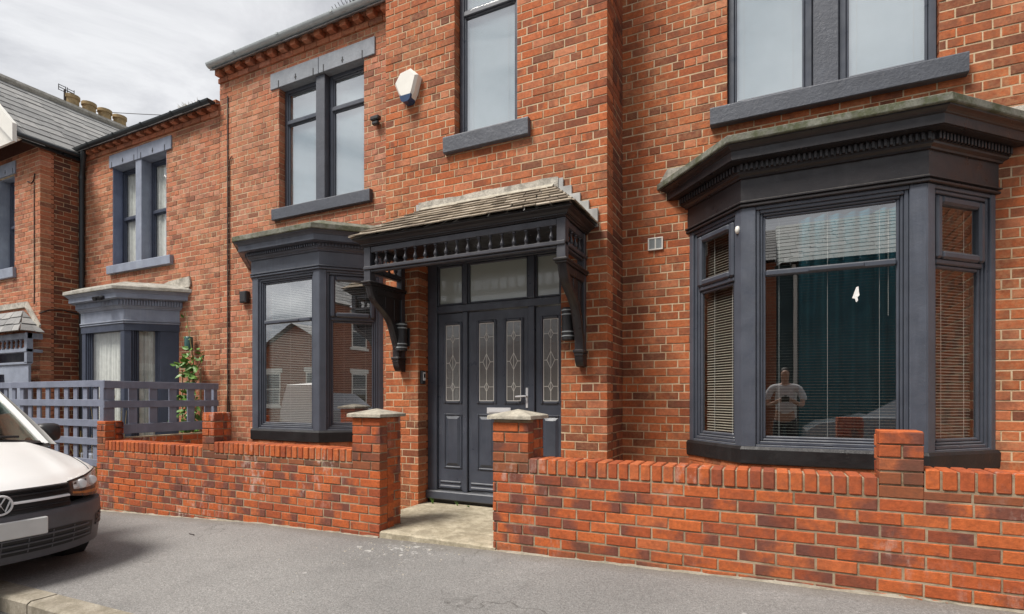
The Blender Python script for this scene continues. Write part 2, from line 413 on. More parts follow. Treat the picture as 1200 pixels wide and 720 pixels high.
# ------------------------------------------------------------------ ground levels
ZP = [(-200, -3.2), (-40, -1.1), (-12, -.34), (-7.6, -.165), (-6.1, -.1), (-4.75, -.036), (-3.1, -.002), (-1.7, .033), (0, .07), (1.2, .092), (4, .15), (40, .9), (200, 3.)]
def zg(x):
    for (a, za), (b, zb) in zip(ZP, ZP[1:]):
        if a <= x <= b: return za + (zb - za) * (x - a) / (b - a)
    return ZP[0][1] if x < ZP[0][0] else ZP[-1][1]
XS = [-200, -120, -70, -40, -30, -22, -17, -14, -12, -10.5, -9, -7.6, -6.8, -6.1, -5.4, -4.75, -4, -3.1, -2.4, -1.7, -.8, 0, .6, 1.2, 2, 3, 4, 7, 12, 20, 40, 70, 120, 200]
def strip(name, mat, ys, dz, xs=XS, skirt=0):
    mb = MB(); ny = len(ys)
    vs = [(x, y, zg(x) + d) for x in xs for y, d in zip(ys, dz)]
    fs = [(i * ny + j, (i + 1) * ny + j, (i + 1) * ny + j + 1, i * ny + j + 1) for i in range(len(xs) - 1) for j in range(ny - 1)]
    mb.add(vs, fs)
    return tag(mb.build(name, mat, None), kind='structure')
strip('ground', M['soil'], [-200, -30, -9, -5.8, -4, 1.8, 4, 12, 30, 200], [-.4, -.4, -.25, -.25, -.25, -.25, -.25, -.25, -.4, -.4])
strip('road', M['road'], [-4.05, -2, 0, 1.73], [-.12, -.10, -.10, -.11])
strip('pavement', M['pavement'], [1.86, 2.4, 3.1, 3.84], [-.012, -.006, -.003, 0])
strip('far_pavement', M['pavement'], [-5.95, -4.15], [.0, -.01])
strip('front_garden', M['concrete'], [3.84, 5.6], [-.02, -.01])
def kerb(name, y0, y1, label=None):
    mb = MB(); x = -60.
    while x < 40:
        L = .915; z0, z1 = zg(x), zg(x + L); g = .006
        vs = []
        for xx, zz in ((x + g, z0), (x + L - g, z1)):
            for (y, d) in ((y0, -.2), (y0, -.015), (y0 + .02, .0), (y1, .0), (y1, -.2)): vs.append((xx, y, zz + d - .004 + rnd(-.002, .002)))
        fs = [(0, 1, 6, 5), (1, 2, 7, 6), (2, 3, 8, 7), (3, 4, 9, 8), (0, 4, 3, 2, 1), (5, 6, 7, 8, 9)]
        mb.add(vs, fs); x += L
    return tag(mb.build(name, M['kerb'], None), kind='structure')
kerb('kerb', 1.70, 1.86)
# kerb on the far side mirrors the profile
mbk = MB()
for i in range(len(XS) - 1):
    a, b = XS[i], XS[i + 1]
    mbk.add([(a, -4.15, zg(a) - .2), (a, -4.02, zg(a) - .2), (a, -4.02, zg(a)), (a, -4.15, zg(a)), (b, -4.15, zg(b) - .2), (b, -4.02, zg(b) - .2), (b, -4.02, zg(b)), (b, -4.15, zg(b))],
            [(1, 5, 6, 2), (2, 6, 7, 3)])
tag(mbk.build('far_kerb', M['kerb'], None), kind='structure')

# ------------------------------------------------------------------ brickwork
def brickwork(mb, T, L, z0, z1, ops=(), course=.08, pitch=.230, mj=.0110, depth=.10, hdr=5, ch=.0025, jit=.0025, ends=(True, True), off=0., enddepth=.2, s_start=0., zline=None, dark=0.):
    nrow = int(math.ceil((z1 - z0) / course - .05))
    for i in range(nrow):
        za = z0 + i * course; zb = min(za + course - mj, z1)
        if zb - za < .02: continue
        zm = (za + zb) / 2
        spans = [(s_start, L)]
        for (a, b, c, d) in ops:
            if c < zm < d:
                ns = []
                for (p, q) in spans:
                    if b <= p or a >= q: ns.append((p, q)); continue
                    if a > p: ns.append((p, a))
                    if b < q: ns.append((b, q))
                spans = ns
        header = (hdr and i % hdr == 2)
        pt = pitch / 2 if header else pitch
        o0 = off + (0. if header else (pitch / 2 if i % 2 else 0.)) + (pitch / 4 if header else 0.)
        if not header: o0 += rnd(-.008, .008)
        for (p, q) in spans:
            k = math.floor((p - o0) / pt); cuts = [p]
            s = o0 + k * pt
            while s < q - .03:
                if s > p + .03: cuts.append(s)
                s += pt
            cuts.append(q)
            for c0, c1 in zip(cuts, cuts[1:]):
                a = c0 + (mj / 2 if c0 > p + 1e-6 else 0); b = c1 - (mj / 2 if c1 < q - 1e-6 else 0)
                if b - a < .012: continue
                isend = (c0 <= p + 1e-6 or c1 >= q - 1e-6)
                d = enddepth if isend else depth
                jo = rnd(-jit, jit); jz = rnd(-jit, jit) * .7; tl = rnd(-jit, jit) * .5
                r1 = min(.999, max(0, random.random() - dark)); col = [(r1, random.random(), 0, 1), (r1, 0, 1, 1)]
                g = random.random()
                flip = random.random() < .5
                u0, u1 = (1., 0.) if flip else (0., 1.)
                c = ch; A, B, C, D = a, b, za + jz, zb + jz
                e = [rnd(-.001, .001) for _ in range(4)]
                vs = [(A + c, jo, C + c), (B - c, jo + tl, C + c), (B - c, jo + tl, D - c), (A + c, jo, D - c),
                      (A + e[0], jo - c, C + e[1]), (B + e[2], jo + tl - c, C + e[3]), (B - e[0], jo + tl - c, D + e[1]), (A - e[2], jo - c, D - e[3]),
                      (A, -d, C), (B, -d, C), (B, -d, D), (A, -d, D)]
                fs = [(0, 1, 2, 3), (4, 5, 1, 0), (5, 6, 2, 1), (6, 7, 3, 2), (7, 4, 0, 3),
                      (8, 9, 5, 4), (9, 10, 6, 5), (10, 11, 7, 6), (11, 8, 4, 7)]
                uu = [u0, u1, u1, u0] * 3
                al = max(0., min(1., (za - z0) / 1.))
                mb.add(vs, fs, T, [(r1, g, x, al) for x in uu])
def mortar(mb, T, L, z0, z1, ops=(), o=-.0042, reveal=.16, s_start=0., ends=.16):
    ss = sorted({s_start, L} | {x for op in ops for x in op[:2] if s_start < x < L}); zs = sorted({z0, z1} | {x for op in ops for x in op[2:] if z0 < x < z1})
    for a, b in zip(ss, ss[1:]):
        for c, d in zip(zs, zs[1:]):
            if any(q[0] <= (a + b) / 2 <= q[1] and q[2] <= (c + d) / 2 <= q[3] for q in ops): continue
            mb.add([(a, o, c), (b, o, c), (b, o, d), (a, o, d)], [(0, 1, 2, 3)], T)
    for (a, b, c, d) in ops:
        i = .005
        for s, sg in ((a - i, 1), (b + i, -1)):
            if s_start < s < L: mb.add([(s, o, c), (s, -reveal, c), (s, -reveal, d), (s, o, d)], [(0, 1, 2, 3)], T)
        for z in (c, d): 
            if z0 < z < z1: mb.add([(a, o, z), (b, o, z), (b, -reveal, z), (a, -reveal, z)], [(0, 1, 2, 3)], T)
    if ends:
        for s in (s_start + .004, L - .004): mb.add([(s, o, z0), (s, -ends, z0), (s, -ends, z1), (s, o, z1)], [(0, 1, 2, 3)], T)
def wall(parent, T, L, z0, z1, ops=(), bm='brick_house', mm='mortar', name='brick_wall', **kw):
    b = MB(); brickwork(b, T, L, z0, z1, ops, **kw)
    o = b.build(name, M[bm], parent, fix=False)
    g = MB(); mortar(g, T, L, z0 - .05, z1, ops, s_start=kw.get('s_start', 0.))
    g.build('mortar', M[mm], o, fix=False)
    return o

YR, YP = 5.52, 4.94
NF = lambda x0, y: fr(x0, y, 1, 0, 0, -1)       # wall facing the street

house = empty('terrace_house', (-2.7, 5.5, 0), 'red brick double fronted house with dark grey porch and two bay windows', 'house')
# left section
XL0, XL1 = -7.70, -4.0
opsL = [(-6.409 - XL0, -4.838 - XL0, 3.955, 5.73), (-6.78 - XL0, -4.55 - XL0, .6, 3.3)]
wall(house, NF(XL0, YR), XL1 - XL0 + .05, -.15, 6.12, opsL, off=.05, bm='brick_pale')
# porch section
XP0, XP1 = -4.008, -1.398
opsP = [(-3.555 - XP0, -1.859 - XP0, -.1, 2.9), (-3.081 - XP0, -2.334 - XP0, 4.045, 5.9)]
wall(house, NF(XP0, YP), XP1 - XP0, -.05, 6.5, opsP)
wall(house, fr(XP1, YP, 0, 1, 1, 0), YR - YP + .02, -.05, 6.5, (), s_start=.205, hdr=2, bm='brick_shade_tone', mm='mortar_shade_tone')
wall(house, fr(XP0, YR, 0, -1, -1, 0), YR - YP - .205, -.05, 6.5, ())
# right section
XR0, XR1 = -1.40, 4.2
opsR = [(-.389 - XR0, 1.24 - XR0, 4.01, 5.8), (-.68 - XR0, 1.55 - XR0, .6, 3.3)]
wall(house, NF(XR0, YR), XR1 - XR0, -.05, 6.12, opsR, off=.1)
# gable over porch section, roofs
g = MB(); g.prism([(XP0, 6.5), (XP1, 6.5), ((XP0 + XP1) / 2, 7.9)], YP + .01, YP + .3); g.build('gable', M['brick_shade_tone'], house)
def slate_slope(mb, P0, P1, Q0, Q1, rows, tw, th=.01, over=1.25):
    """slates on the slope between eave P0-P1 and ridge Q0-Q1"""
    P0, P1, Q0, Q1 = map(Vector, (P0, P1, Q0, Q1))
    n = (P1 - P0).cross(Q0 - P0).normalized()
    if n.z < 0: n = -n
    for k in range(rows):
        t0 = k / rows; t1 = min(1., t0 + over / rows)
        a0, a1 = P0.lerp(Q0, t0), P1.lerp(Q1, t0); b0, b1 = P0.lerp(Q0, t1), P1.lerp(Q1, t1)
        W = (a1 - a0).length; 
        if W < .02: continue
        cuts = [0.]; x = rnd(.3, 1.) * tw
        while x < W - tw * .25: cuts.append(x); x += tw * rnd(.75, 1.25)
        cuts.append(W)
        for c0, c1 in zip(cuts, cuts[1:]):
            gp_ = .0035; f0, f1 = (c0 + gp_) / W, (c1 - gp_) / W
            up = n * (th * 2.2 + rnd(0, th * .5)); lo = n * (th * .6)
            j = (b0 - a0) * rnd(-.09, .09) * (1 if k else .3)
            p = [a0.lerp(a1, f0) + up + j, a0.lerp(a1, f1) + up + j, b0.lerp(b1, f1) + lo, b0.lerp(b1, f0) + lo]
            q = [v - n * th for v in p]
            c = (random.random(), random.random(), 0, 1)
            mb.add([tuple(v) for v in p + q], [(0, 1, 2, 3), (4, 7, 6, 5), (0, 4, 5, 1), (1, 5, 6, 2), (2, 6, 7, 3), (3, 7, 4, 0)], None, c)
for xa, xb in ((-7.70, -4.0), (-1.39, 4.2)):
    rm = MB(); slate_slope(rm, (xa, 5.36, 6.2), (xb, 5.36, 6.2), (xa, 9.3, 8.9), (xb, 9.3, 8.9), 16, .3); rm.build('roof', M['slate_grey'], house, fix=False)
gm = MB()
for sx in (-1, 1):
    slate_slope(gm, (-2.703 + sx * 1.42, YP - .12, 6.42), (-2.703 + sx * 1.42, 9.3, 6.42), (-2.703, YP - .12, 7.95), (-2.703, 9.3, 7.95), 8, .3)
gm.build('gable_roof', M['slate_grey'], house, fix=False)

def corbel(parent, x0, x1, zb, mat='brick_pale', step=.228):
    """projecting brick courses, with every other header set forward as a dentil"""
    mb = MB(); T = NF(0, YR)
    x = x0
    for k in range(3):
        za = zb + k * .08; x = x0 - (.1 if k % 2 else 0)
        o1 = (.03, .03, .062)[k]
        while x < x1:
            a, b = max(x, x0) + .004, min(x + .228, x1) - .004
            if b - a > .02 and k != 1: mb.box(a, b, -.05, o1 + rnd(-.002, .002), za, za + .071, T, .003, (random.random(), random.random(), .4, 1))
            x += .228
    x = x0 + .03
    while x < x1 - .05:
        mb.box(x, x + .105, -.05, .108 + rnd(-.003, .003), zb + .078, zb + .158, T, .004, (rnd(.4, 1), random.random(), .2, 1)); x += step
    mb.box(x0, x1, -.05, .004, zb + .074, zb + .155, T, 0, (.3, .5, .5, 1))
    return mb.build('eaves_corbel', M[mat], parent, fix=False)
corbel(house, -7.70, -4.0, 6.03 - .0 + .06)
corbel(house, -1.39, 4.2, 6.09)
def gutter(parent, x0, x1, y, z, mat, r=.058, joints=()):
    mb = MB(); n = 10; vs = []; fs = []
    prof = [(math.cos(math.pi + math.pi * k / n) * r, math.sin(math.pi + math.pi * k / n) * r) for k in range(n + 1)]
    prof += [(p[0] * .9, p[1] * .9) for p in reversed(prof)]
    m = len(prof)
    vs = [(x, y + p[0], z + p[1]) for x in (x0, x1) for p in prof]
    fs = [(k, (k + 1) % m, (k + 1) % m + m, k + m) for k in range(m)] + [tuple(range(m)), tuple(range(2 * m - 1, m - 1, -1))]
    mb.add(vs, fs)
    for xe in (x0, x1):
        mb.add([(xe, y + p[0] * 1.04, z + p[1] * 1.04) for p in prof[:n + 1]] , [tuple(range(n + 1))])
    for xj in joints:
        vs = [(xj + dx, y + p[0] * 1.1, z + p[1] * 1.1) for dx in (-.02, .02) for p in prof[:n + 1]]
        mb.add(vs, [(k, k + 1, k + n + 2, k + n + 1) for k in range(n)])
        mb.box(xj - .02, xj + .02, y - r * 1.12, y - r * .96, z - .02, z + .006)
    return mb.build('gutter', M[mat], parent, smooth=40)
gutter(house, -7.72, -4.0, 5.36, 6.315, 'pvcgrey', .062, (-7.1, -6.2, -5.2, -4.4))
gutter(house, -1.39, 4.2, 5.36, 6.315, 'pvcgrey', .062, (0, 2))

# ------------------------------------------------------------------ sash window set in a wall
def slats(mb, T, s0, s1, z0, z1, o, pitch=.021, w=.024, tilt=25.):
    z = z0; ct, st = math.cos(R(tilt)) * w / 2, math.sin(R(tilt)) * w / 2
    while z < z1:
        mb.add([(s0, o - ct, z + st), (s1, o - ct, z + st), (s1, o + ct, z - st), (s0, o + ct, z - st)], [(0, 1, 2, 3)], T); z += pitch
def light(fmb, gmb, T, s0, s1, z0, z1, o, tz=None, fw=.055, bead=.022, th=.055):
    """one frame with an optional transom at tz; o is the front of the frame"""
    fmb.ring(s0, s1, z0, z1, fw, o - .07, o, T, .006)
    fmb.ring(s0 + fw, s1 - fw, z0 + fw, z1 - fw, bead, o - .05, o - .012, T, .008)
    if tz: 
        fmb.box(s0 + fw, s1 - fw, o - .06, o + .012, tz, tz + th, T, .008)
        fmb.box(s0 + fw, s1 - fw, o - .05, o - .008, tz + th, tz + th + bead, T, .006); fmb.box(s0 + fw, s1 - fw, o - .05, o - .008, tz - bead * .6, tz, T, .006)
    a, b = s0 + fw + bead * .5, s1 - fw - bead * .5
    tilt = rnd(-.0015, .0015)
    gmb.add([(a, o - .03, z0 + fw), (b, o - .03 + tilt, z0 + fw), (b, o - .03, z1 - fw), (a, o - .03 + tilt, z1 - fw)], [(0, 1, 2, 3)], T)
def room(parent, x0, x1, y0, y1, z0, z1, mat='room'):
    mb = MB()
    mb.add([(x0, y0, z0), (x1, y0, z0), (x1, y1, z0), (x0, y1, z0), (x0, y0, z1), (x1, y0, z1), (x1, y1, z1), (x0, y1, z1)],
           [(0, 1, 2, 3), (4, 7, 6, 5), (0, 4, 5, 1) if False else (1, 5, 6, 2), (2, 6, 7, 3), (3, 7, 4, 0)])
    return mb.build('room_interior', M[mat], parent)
def sash_window(parent, x0, x1, z0, z1, y, rec, mull=None, transom=None, sill=(), lintel=None, mats=('upvc', 'greystone', 'palestone'), blind=True, net=False, name='upper_window', mo=-.015):
    T = NF(0, y)
    spans = [(x0, x1)] if not mull else [(x0, mull[0]), (mull[1], x1)]
    win = None
    for a, b in spans:
        f = MB(); gl = MB(); light(f, gl, T, a + .006, b - .006, z0 + .01, z1 - .01, -rec, transom)
        if win is None: win = f.build(name, M[mats[0]], parent)
        else: f.build('frame', M[mats[0]], win)
        gl.build('pane', M['glassside' if net else 'glassup'], win, fix=False)
    if mull:
        m = MB(); m.box(mull[0], mull[1], -rec - .08, mo, z0 - .01, z1 + .0, T, .006); m.build('mullion', M[mats[1]], win)
    if sill:
        sx0, sx1, sz0, sz1, so = sill
        m = MB(); T2 = T
        xm = (sx0 + sx1) / 2
        vs = []; prof = [(-rec - .02, sz1 + .015), (so, sz1), (so + .004, sz1 - .01), (so, sz0 + .008), (so - .01, sz0), (-.1, sz0)]
        m.add([(s, p[0], p[1]) for s in (sx0, sx1) for p in prof], [tuple(range(6)), tuple(range(11, 5, -1))] + [(k, (k + 1) % 6, (k + 1) % 6 + 6, k + 6) for k in range(6)], T)
        m.build('sill', M[mats[1]], win)
    if lintel:
        lx0, lx1, lz0, lz1, lo = lintel
        m = MB(); mid = (lx0 + lx1) / 2 if not mull else (mull[0] + mull[1]) / 2
        for a, b in (((lx0, mid - .003), (mid + .003, lx1)) if mull else ((lx0, lx1),)):
            m.box(a, b, -.1, lo, lz0, lz1, T, .006)
        # chamfered soffit between the reveals
        for a, b in spans: m.box(a, b, -rec - .06, -.03, z1 - .012, lz0 - .003, T, .01)
        o = m.build('lintel', M[mats[2]], win)
        for a, b in spans:
            c = (a + b) / 2; k = MB()
            k.box(c - .008, c + .008, lo, lo + .0025, lz0 + .03, lz0 + .11, T); k.box(c - .018, c + .018, lo, lo + .0027, lz0 + .055, lz0 + .075, T)
            k.build('lintel_notch', M['blackstone'], win)
            for s in (a + .012, b - .012): k = MB(); k.box(s - .008, s + .008, lo, lo + .0025, lz0, lz0 + .1, T); k.build('lintel_notch', M['blackstone'], win)
    if blind:
        for a, b in spans:
            bl = MB(); slats(bl, T, a + .06, b - .06, z0 + .05, z1 - .05, -rec - .055, .018, .0235, 74.)
            bl.build('venetian_blind', M['slatpale'], win, fix=False)
            for q in (.2, .78): 
                cm = MB(); s = a + (b - a) * q; cm.box(s - .002, s + .002, -rec - .043, -rec - .041, z0 + .05, z1 - .05, T); cm.build('blind_cord', M['cord'], win)
    if net:
        for a, b in spans:
            nm = MB()
            def fn(u, v, a=a, b=b):
                s = a + .05 + (b - a - .1) * u; z = z0 + .04 + (z1 - z0 - .08) * v
                return T(s, -rec - .07 + .012 * math.sin(u * 46 + 1.5 * math.sin(v * 3)) + .01 * math.sin(u * 17), z)
            nm.grid(fn, 60, 6)
            nm.build('net_curtain', M['net'], win, smooth=60, fix=False)
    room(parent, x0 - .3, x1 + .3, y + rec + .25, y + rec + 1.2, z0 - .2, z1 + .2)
    return win
sash_window(house, -6.409, -4.838, 3.955, 5.725, YR, .10, (-5.71, -5.544), 5.205, (-6.495, -4.693, 3.80, 3.958, .06), (-6.569, -4.643, 5.712, 5.945, .02))
sash_window(house, -3.081, -2.334, 4.045, 5.90, YP, .10, None, 5.385, (-3.188, -2.187, 3.876, 4.046, .06), (-3.2, -2.2, 5.9, 6.1, .02))
sash_window(house, -.389, 1.24, 4.01, 5.80, YR, .055, (.331, .528), 5.25, (-.535, 1.413, 3.846, 4.01, .08), (-.55, 1.4, 5.8, 6.0, .02), mats=('upvc', 'greystone', 'greystone'))

# ------------------------------------------------------------------ bay windows
def isect(p, d, q, e):
    det = d[0] * (-e[1]) + e[0] * d[1]
    t = ((q[0] - p[0]) * (-e[1]) + e[0] * (q[1] - p[1])) / det
    return (p[0] + d[0] * t, p[1] + d[1] * t)
def offpath(path, e, ends='y'):
    """offset polyline outward (to its right-hand, street side); ends stay on the wall line y"""
    segs = []
    for a, b in zip(path, path[1:]):
        d = (b[0] - a[0], b[1] - a[1]); L = math.hypot(*d); d = (d[0] / L, d[1] / L); n = (d[1], -d[0])
        segs.append(((a[0] + n[0] * e, a[1] + n[1] * e), d))
    pts = []
    pts.append(isect(segs[0][0], segs[0][1], path[0], (1, 0)) if abs(segs[0][1][1]) > 1e-6 else segs[0][0])
    for s1, s2 in zip(segs, segs[1:]): pts.append(isect(s1[0], s1[1], s2[0], s2[1]))
    pts.append(isect(segs[-1][0], segs[-1][1], path[-1], (1, 0)))
    return pts
def sweep(mb, path, prof, closed=True):
    """prof [(e,z)]"""
    rings = [offpath(path, e) for e, z in prof]; n = len(path); m = len(prof)
    vs = [(rings[k][i][0], rings[k][i][1], prof[k][1]) for i in range(n) for k in range(m)]
    fs = [(i * m + k, (i + 1) * m + k, (i + 1) * m + (k + 1) % m, i * m + (k + 1) % m) for i in range(n - 1) for k in range(m if closed else m - 1)]
    if closed: fs += [tuple(range(m)), tuple(range(n * m - 1, (n - 1) * m - 1, -1))]
    mb.add(vs, fs)
def dentils(mb, path, e0, e1, z0, z1, w, pitch):
    pts = offpath(path, e0)
    for a, b in zip(pts, pts[1:]):
        T, L = frAB(a, b); n = int(L / pitch); off = (L - n * pitch) / 2
        for k in range(n): mb.box(off + (k + .5) * pitch - w / 2, off + (k + .5) * pitch + w / 2, -.01, e1 - e0, z0, z1, T, .003)
def bay(parent, wl, cl, cr, wr, Y, yw, zsill0, zsill1, zf0, zf1, zs0, zs1, mats, single=False, slabmat='slab', tz=2.27, base=.0, panebottom=None, blind=('slat', 8.), net=False, dkw=.022, glassm='glass'):
    path = [(wl, yw), (cl, Y), (cr, Y), (wr, yw)]
    post, frame, corn, sillm = mats
    bay_ = MB()
    # posts + head rail
    later = []
    zt = zf0 - .012
    for i, (A, B) in enumerate(zip(path, path[1:])):
        T, L = frAB(A, B)
        front = (i == 1); gl = MB(); bl = MB(); fm = MB(); cords = []
        def cord(*q):
            c_ = MB(); c_.box(*q); cords.append(c_)
        pw = .11 if front else .085
        pl, prr = (pw, pw)
        if i == 0: pl = .06
        if i == 2: prr = .06
        if single and i != 1: pl, prr = (.10, .27) if i == 2 else (.27, .10)
        bay_.box(0, pl, -.10, 0, zsill1, zt, T, .006); bay_.box(L - prr, L, -.10, 0, zsill1, zt, T, .006)
        bay_.box(pl, L - prr, -.10, -.004, zt - .03, zt, T, .004)
        bay_.box(pl, L - prr, -.10, -.004, zsill1, zsill1 + .02, T, .004)
        a, b = pl, L - prr; z0, z1 = zsill1 + .02, zt - .03
        fm.ring(a, b, z0, z1, .030, -.09, -.018, T, .006)
        fm.ring(a + .030, b - .030, z0 + .03, z1 - .03, .022, -.09, -.032, T, .008)
        a2, b2, c2, d2 = a + .052, b - .052, z0 + .052, z1 - .052
        if single:
            fm.ring(a2, b2, c2, d2, .03, -.085, -.05, T, .008)
            gl.add([(a2 + .02, -.065, c2), (b2 - .02, -.065, c2), (b2 - .02, -.065, d2), (a2 + .02, -.065, d2)], [(0, 1, 2, 3)], T)
        elif front:
            fm.ring(a2, b2, c2, d2, .022, -.085, -.045, T, .008)
            fm.box(a2 + .022, b2 - .022, -.085, -.028, tz, tz + .05, T, .010)
            fm.box(a2 + .022 + (b2 - a2) * .33, a2 + (b2 - a2) * .76, -.085, -.018, tz + .004, tz + .046, T, .010)
            gl.add([(a2 + .015, -.06, c2), (b2 - .015, -.0605, c2), (b2 - .015, -.06, tz + .01), (a2 + .015, -.06, tz + .01)], [(0, 1, 2, 3)], T)
            gl.add([(a2 + .015, -.06, tz + .04), (b2 - .015, -.0615, tz + .04), (b2 - .015, -.06, d2), (a2 + .015, -.06, d2)], [(0, 1, 2, 3)], T)
        else:
            # small top hung sash above a fixed light
            fm.box(a2, b2, -.085, -.028, tz, tz + .04, T, .008)
            fm.ring(a2 - .01, b2 + .01, tz + .04, d2 + .012, .062, -.085, -.008, T, .016)
            fm.ring(a2 + .0, b2 - .0, c2, tz, .028, -.085, -.045, T, .008)
            gl.add([(a2 + .04, -.045, tz + .08), (b2 - .04, -.045, tz + .08), (b2 - .04, -.045, d2 - .03), (a2 + .04, -.045, d2 - .03)], [(0, 1, 2, 3)], T)
            gl.add([(a2 + .02, -.062, c2), (b2 - .02, -.062, c2), (b2 - .02, -.062, tz), (a2 + .02, -.062, tz)], [(0, 1, 2, 3)], T)
        # vent slot in the bottom rail
        fm.box(L / 2 - .03, L / 2 + .03, -.03, -.014, z0 + .008, z0 + .018, T, .002)
        if blind:
            slats(bl, T, a2 + .015, b2 - .015, c2 + .02, d2 - .02, -.115, .024 if blind[1] < 20 else .0225, .017 if front and blind[1] < 20 else .022, blind[1] if front else 30.)
            for q in (.13, .5, .87) if front else (.3, .8):
                s = a2 + (b2 - a2) * q; cord(s - .0018, s + .0018, -.099, -.097, c2, d2, T)
            if front:
                s = a2 + (b2 - a2) * .93
                c_ = MB(); pr_ = []
                z = d2 - .06
                while z > 1.9: pr_ += [(.0012, z), (.004, z - .004), (.004, z - .009), (.0012, z - .013)]; z -= .017
                x_, y_, _z = T(s, -.094, 0); c_.lathe(pr_, (x_, y_, 0), 6); cords.append(c_)
        if net:
            def fn(u, v, a2=a2, b2=b2, T=T):
                return T(a2 + .0 + (b2 - a2) * u, -.14 + .014 * math.sin(u * (b2 - a2) * 70) + .008 * math.sin(u * 19 + v * 2), c2 + (d2 - c2) * v)
            bl.grid(fn, 70, 6)
        later.append((fm, gl, bl, cords, glassm if front or glassm != 'glass' else 'glassside', blind[0] if blind and (front or blind[0] != 'slat') else 'slatside'))
    o = bay_.build('bay_window', M[post], parent)
    for fm, gl, bl, cords, gm__, sm__ in later:
        fm.build('frame', M[frame], o); gl.build('pane', M[gm__], o, fix=False)
        if blind: bl.build('venetian_blind', M[sm__], o, fix=False)
        for c_ in cords: c_.build('blind_cord', M['cord'], o)
        if net: bl.build('net_curtain', M['net'], o, smooth=60, fix=False)
    m = MB(); sweep(m, path, [(-.08, zsill0), (.014, zsill0), (.020, zsill0 + .008), (.022, zsill1 - .02), (.008, zsill1 + .004), (-.08, zsill1 + .006)]); m.build('sill', M[sillm], o)
    if base is not None:
        for A, B in zip(path, path[1:]):
            T, L = frAB(A, B); b = MB(); brickwork(b, T, L, base, zsill0, ch=.003)
            mortar(b, T, L, base - .1, zsill0)
            b.build('plinth', M['brick_house'], o, fix=False)
    # cornice: frieze with bed moulds, dentils, corona, cyma
    m = MB()
    sweep(m, path, [(-.06, zf0 - .012), (.018, zf0 - .012), (.024, zf0 - .006), (.024, zf0 + .006), (.008, zf0 + .012), (.008, zf0 + .018), (.030, zf0 + .024), (.030, zf0 + .034), (.012, zf0 + .045),
                    (.012, zf1 - .004), (.030, zf1), (.034, zf1 + .014), (.055, zf1 + .03), (.058, zf1 + .045), (.066, zf1 + .048), (.066, zs0 - .128), (.145, zs0 - .122), (.145, zs0 - .118), (.160, zs0 - .116), (.160, zs0 - .046), (.168, zs0 - .042), (.172, zs0 - .034), (.185, zs0 - .022), (.205, zs0 - .01), (.208, zs0), (-.06, zs0)])
    c = m.build('cornice', M[corn], o)
    ends_ = offpath(path, .066)
    for A_, B_ in zip(ends_, ends_[1:]):
        m = MB(); T, L = frAB(A_, B_); n = int(L / (dkw * 1.75)); of_ = (L - n * dkw * 1.75) / 2
        for k in range(n): m.box(of_ + (k + .5) * dkw * 1.75 - dkw / 2, of_ + (k + .5) * dkw * 1.75 + dkw / 2, -.01, .024, zf1 + .05, zs0 - .129, T, .003)
        m.build('dentil_band', M[corn], o)
    m = MB()
    pa = offpath(path, .225); pb = offpath(path, .03)
    e = [(.0, zs0 + .002), (.228, zs0 + .002), (.232, zs0 + .01), (.230, zs1 - .008), (.222, zs1), (.0, zs1 + .10), (-.2, zs1 + .12)]
    sweep(m, path, e); m.build('bay_roof', M[slabmat], o)
    # cement flashing where the roof meets the wall
    f0, f1 = offpath(path, .19)[0], offpath(path, .19)[-1]
    m = MB(); m.prism([(f0[0] - .02, zs1 + .01), (f1[0] + .02, zs1 + .01), (f1[0] - .05, zs1 + .125), (f0[0] + .05, zs1 + .125)], yw - .022, yw - .004); m.build('flashing', M['fillet'], o)
    return o, path
bm_r = ('grey', 'upvc', 'black', 'blackstone')
bayR, pR = bay(house, -.735, -.235, 1.045, 1.600, 4.97, YR, .690, .832, 2.872, 3.10, 3.335, 3.402, bm_r, tz=2.27)
bm_l = ('grey', 'upvc', 'grey', 'blackstone')
bayL, pL = bay(house, -6.835, -6.275, -5.065, -4.515, 4.97, YR, .690, .832, 2.862, 3.07, 3.285, 3.355, bm_l, tz=2.22, base=-.1, blind=('slatleft', 38.), glassm='glassleft')
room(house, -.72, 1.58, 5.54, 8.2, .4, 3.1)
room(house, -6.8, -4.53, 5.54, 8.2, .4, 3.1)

T_, L_ = frAB(pR[0], pR[1]); m = MB(); x_, y_, _z = T_(L_ - .045, .004, 0); m.lathe([(.004, 2.655), (.018, 2.665), (.022, 2.69), (.016, 2.715), (.004, 2.722)], (x_, y_, 0), 10); m.build('cable_cap', M['white'], bayR, smooth=60)
m = MB(); T_ = NF(0, 5.03); m.prism([(.572, 2.04), (.588, 2.09), (.60, 2.125), (.615, 2.13), (.617, 2.09), (.622, 2.06), (.608, 2.045), (.612, 2.02), (.60, 2.005), (.59, 2.035)], -.0005, .0015, T_); m.build('window_sticker', M['net'], bayR)
# curtain inside the right bay
cm = MB()
def cur(u, v):
    x = .22 + u * .95
    return (x, 5.62 + .035 * math.sin(u * 52 + .8 * math.sin(v * 3)) + .02 * math.sin(u * 21), .6 + v * 2.3)
cm.grid(cur, 140, 8)
tag(cm.build('curtain', M['curtain'], None, smooth=60, fix=False), 'teal curtain hanging behind the glass of the right bay window', 'curtain')

